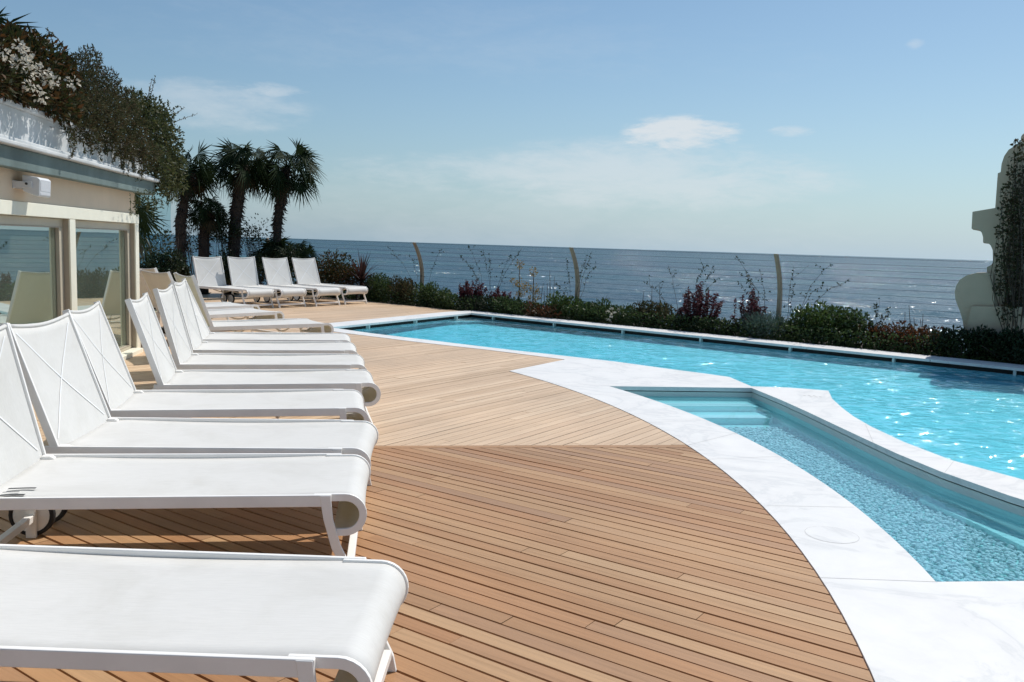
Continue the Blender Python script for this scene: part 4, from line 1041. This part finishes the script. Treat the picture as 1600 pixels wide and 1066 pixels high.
for px, py in ((30, 72), (40, 84), (52, 96), (68, 110), (74, 124), (84, 128), (47, 114), (64, 152), (113, 130), (8, 84), (26, 100), (50, 134), (-20, 90), (-40, 110)):
    c_ = atx(px, py, XP+.50+rng.uniform(-.06, .05))-np.array(base); q, d = blob(c_, rng.uniform(.028, .046)*np.array([1.1, 1.2, .9]), 26); npmesh('flower_cluster', *leaves(q, d+rng.normal(size=d.shape)*.4, .030, .022), M['white_fl'], t)
roofbush('trailing_shrub', 'grey brown fine leaved shrub trailing over the white roof parapet', M['olive'],
    [(125, 110, 22, 0), (140, 95, 16, 0), (120, 145, 30, .05), (145, 150, 34, .05), (165, 130, 20, 0), (185, 165, 26, .1), (115, 172, 24, .30), (140, 180, 30, .34), (165, 182, 32, .36), (195, 198, 30, .38),
     (165, 208, 22, .40), (190, 222, 20, .42), (215, 226, 20, .42), (135, 205, 16, .40), (108, 190, 14, .38), (60, 172, 8, .25), (232, 238, 16, .44), (150, 222, 8, .42), (222, 246, 8, .44), (205, 240, 7, .44)], .045, .012, .1, den=1.9)
roofbush('green_shrub', 'glossy green shrub at the far roof corner, hanging past the eave', M['roofgreen'],
    [(205, 160, 18, 0), (215, 180, 24, .05), (235, 175, 22, .05), (250, 190, 22, .1), (235, 205, 26, .2), (258, 215, 24, .3), (262, 240, 24, .38), (268, 262, 22, .40), (252, 270, 20, .42), (272, 285, 18, .42), (265, 302, 12, .42), (245, 250, 20, .42), (250, 292, 12, .42)], .046, .024, .1, den=.95)
ps = []; tb = np.array(bpy.data.objects['trailing_shrub'].location)
for _ in range(46):
    px = rng.uniform(100, 240); py = 200+(px-100)*.42+rng.uniform(-10, 2); a0 = atx(px, py, XP+.36+rng.uniform(0, .08))-tb; ln2 = rng.uniform(.08, .26)
    pts = [a0, a0+np.array([.03, rng.normal()*.03, -ln2*.5]), a0+np.array([.02, rng.normal()*.05, -ln2])]; ps += [sprig(pts, 28, .03, .012), leaves(np.array([pts[0]]), np.array([pts[2]-pts[0]]), ln2, .006)]
npmesh('hanging_leaf', *merge(ps), M['olive'], bpy.data.objects['trailing_shrub'])
g_ = bpy.data.objects['green_shrub']; gb = np.array(g_.location); ps = []
for _ in range(70):
    f = rng.random(); px, py = (200+60*f, 160+20*f) if rng.random() < .45 else (255+20*f, 185+110*f); a0 = atx(px, py, XP+.1+.3*f*rng.random())-gb
    d = np.array([rng.normal()*.4, .5+rng.normal()*.5, .5+rng.normal()*.5])*rng.uniform(.08, .22); pts = [a0, a0+d*.6, a0+d+np.array([0, 0, -.03])]
    ps += [sprig(pts, 20, .036, .02), leaves(np.array([a0]), np.array([d]), np.linalg.norm(d), .005)]
for _ in range(16):
    a0 = atx(rng.uniform(203, 262), rng.uniform(288, 306), XP+.40)-gb; ln2 = rng.uniform(.12, .30); pts = [a0, a0+np.array([.01, rng.normal()*.02, -ln2*.5]), a0+np.array([.0, rng.normal()*.04, -ln2])]
    ps += [sprig(pts, 22, .036, .014), leaves(np.array([a0]), np.array([pts[2]-a0]), ln2, .005)]
npmesh('loose_twigs', *merge(ps), M['roofgreen'], g_)
t = thing('wispy_twigs', 'bare wispy twigs sticking up out of the roof edge shrubs', 'plant', atx(150, 170, XP)); m_ = MB(); ps = []
for a_, b_, c2 in (((150, 130), (140, 110), (131, 70)), ((120, 110), (90, 60), (72, 45)), ((115, 110), (85, 75), (76, 48)), ((125, 120), (100, 85), (93, 64)), ((232, 165), (238, 140), (243, 118)), ((228, 160), (232, 148), (238, 122)), ((262, 190), (275, 178), (288, 168)), ((262, 195), (285, 186), (308, 178)), ((165, 120), (155, 100), (158, 85)), ((180, 150), (185, 130), (190, 125)), ((160, 120), (150, 90), (145, 72))):
    pts = [atx(p[0], p[1], XP+.05)-np.array(t.location) for p in (a_, b_, c2)]; m_.tube(pts, [.006, .004, .002], 4); ps.append(sprig(pts, 22, .028, .016))
m_.build('stem', M['stem'], t); npmesh('foliage', *merge(ps), M['olive'], t)
palm('fan palm rising behind the white flowered shrub at the top left', [atx(-18, 120, -4.1)+np.array([0, 0, -.5]), atx(-14, 62, -4.1)], .44, 22, .22, .10, 'fan palms on the roof edge', -.2, 0)

# ------------------------------------------------------------------ wire fence with three curved posts
FOFF = 1.05
fb = fl(0, FOFF); fe = thing('wire_fence', 'wire fence with curved grey posts along the sea edge of the terrace', 'fence', (fb[0], fb[1], -.03))
def inset(z): s_ = max(0., (z-.62)/.68); return -.24*s_**1.9
for px in (660.5, 905, 1223):
    P = onl(px, FOFF); b = np.array([P[0]-fb[0], P[1]-fb[1]]); mb = MB(); k = 14; vs = []
    for i in range(k+1):
        z = 1.325*i/k; c2 = b+NV*inset(z); w_, d_ = .029, .042-.012*i/k
        for s1, s2 in ((-1, -1), (1, -1), (1, 1), (-1, 1)): q = c2+DV*w_*s1+NV*d_*s2; vs.append((q[0], q[1], z))
    mb.add(vs, [(i*4+j, i*4+(j+1) % 4, (i+1)*4+(j+1) % 4, (i+1)*4+j) for i in range(k) for j in range(4)]+[(3, 2, 1, 0), (k*4, k*4+1, k*4+2, k*4+3)]); mb.build('post', M['post'], fe, None, .006)
for px in (430, 236):
    P = onl(px, FOFF); b = np.array([P[0]-fb[0], P[1]-fb[1]]); mb = MB(); mb.tube([(b[0], b[1], 0), (b[0], b[1], .7), (b[0]+NV[0]*inset(1.0), b[1]+NV[1]*inset(1.0), 1.0), (b[0]+NV[0]*inset(1.3), b[1]+NV[1]*inset(1.3), 1.31)], .04, 6); mb.build('post', M['post'], fe)
for i in range(11):
    z = .40+i*.0875; o = inset(z); mb = MB(); a = fl(-14, FOFF+o); b = fl(8.62+o*.8, FOFF+o); nseg = 6
    mb.tube([(a[0]+(b[0]-a[0])*j/nseg-fb[0], a[1]+(b[1]-a[1])*j/nseg-fb[1], z+.03) for j in range(nseg+1)], .0024, 4); mb.build('wire', M['wire'], fe)

# frameless glass screen between the building and the palms
s0, s1 = aty(214, 430, 14.6), aty(268, 430, 14.6); gs = thing('glass_screen', 'clear glass wind screen standing behind the window corner', 'screen', (s0[0], 14.6, -.03))
zt = aty(250, 286, 14.6)[2]; w_ = s1[0]-s0[0]
for a, b in ((0, w_*.36), (w_*.37, w_)):
    mb = MB(); mb.box(a+.002, b-.002, -.006, .006, 0, zt); mb.build('pane', M['screen'], gs)

# ------------------------------------------------------------------ stepped white wall end with a scroll
YP = 10.35
PB0 = aty(1560, 560, YP); PB0 = np.array([PB0[0], YP, -.03]); VD = unit(PB0[:2]); VR = np.array([VD[1], -VD[0]])
def onw(px, py):                                   # the point of the wall's front face, in the wall's own axes
    v = ray(px, py); t = (PB0[:2]@VD)/(v[:2]@VD); q = np.array([0, 0, HC])+v*t; return float((q[:2]-PB0[:2])@VR), float(max(-.03, q[2])-PB0[2])
def prof(pts, y0, y1, name, parent):
    xs = [onw(*p) for p in pts]; n_ = len(xs)
    tris = tessellate_polygon([[Vector((p[0], p[1], 0)) for p in xs]]); m_ = MB()
    vs = [(p[0], y0, p[1]) for p in xs]+[(p[0], y1, p[1]) for p in xs]; fs = [tuple(t) for t in tris]+[tuple(i+n_ for i in t[::-1]) for t in tris]+[(i, (i+1) % n_, (i+1) % n_+n_, i+n_) for i in range(n_)]
    m_.add(vs, fs); o = m_.build(name, M['stucco'], parent)
    bm = bmesh.new(); bm.from_mesh(o.data); bmesh.ops.recalc_face_normals(bm, faces=bm.faces); bm.to_mesh(o.data); bm.free(); return o
gw = thing('garden_wall', 'shaded white stepped wall end with a rounded top and a scroll at its foot', 'wall', PB0, -math.atan2(VD[0], VD[1]))
prof([(1900, 230), (1640, 212), (1612, 214), (1600, 219), (1589, 226), (1576, 234), (1569, 244), (1565, 256), (1563.5, 269), (1559, 271), (1555, 325), (1519.5, 331), (1518, 357), (1527, 358.6), (1531, 360), (1534, 364), (1536, 371), (1536, 379), (1544, 380), (1548, 384), (1551, 391), (1551.5, 410), (1549, 414), (1542, 417.5), (1542, 425), (1548, 430), (1549, 620), (1900, 620)], 0, .62, 'wall_body', gw)
prof([(1551, 428), (1540, 426.5), (1525, 427), (1510, 430.6), (1500, 437), (1494.5, 446), (1492, 456), (1493, 467), (1496, 476), (1500, 486), (1504, 499), (1506, 512), (1506, 640), (1552, 640)], -.05, .64, 'scroll', gw)
prof([(1519, 478), (1512, 502), (1508, 640), (1640, 640), (1640, 480)], -.11, -.052, 'plinth', gw)
prof([(1531, 428.5), (1545, 434), (1550, 446), (1548, 446.5), (1543, 436.5), (1530, 430)], -.058, -.0505, 'moulding', gw)
bq = onw(1606, 211); bm = bmesh.new(); bmesh.ops.create_uvsphere(bm, u_segments=20, v_segments=12, radius=.075)
me = bpy.data.meshes.new('ball'); bm.to_mesh(me); bm.free(); bo = bpy.data.objects.new('ball', me); C.objects.link(bo); me.materials.append(M['stucco']); bo.parent = gw; bo.location = (bq[0], .3, bq[1])
# climber on the wall
sp_ = []
for px, py, r_ in ((1592, 224, 7), (1590, 245, 9), (1588, 270, 14), (1582, 300, 17), (1576, 330, 17), (1590, 330, 20), (1572, 360, 16), (1592, 365, 22), (1572, 395, 17), (1594, 400, 22), (1574, 425, 17), (1596, 440, 20), (1568, 450, 13), (1590, 475, 22), (1575, 490, 18), (1612, 300, 26), (1618, 380, 30), (1618, 460, 30)):
    c_ = aty(px, py, YP-.12); rr = r_*11.6/1340; sp_.append((c_, (rr, .10, rr), int(30+5200*rr*rr)))
b = aty(1588, 560, YP-.14); cv = bush('climbing_plant', 'dark climbing plant covering the right of the stepped wall end', 'climber', (b[0], b[1], -.03), sp_, .045, .032, M['olive'], None, .0, r=.006)
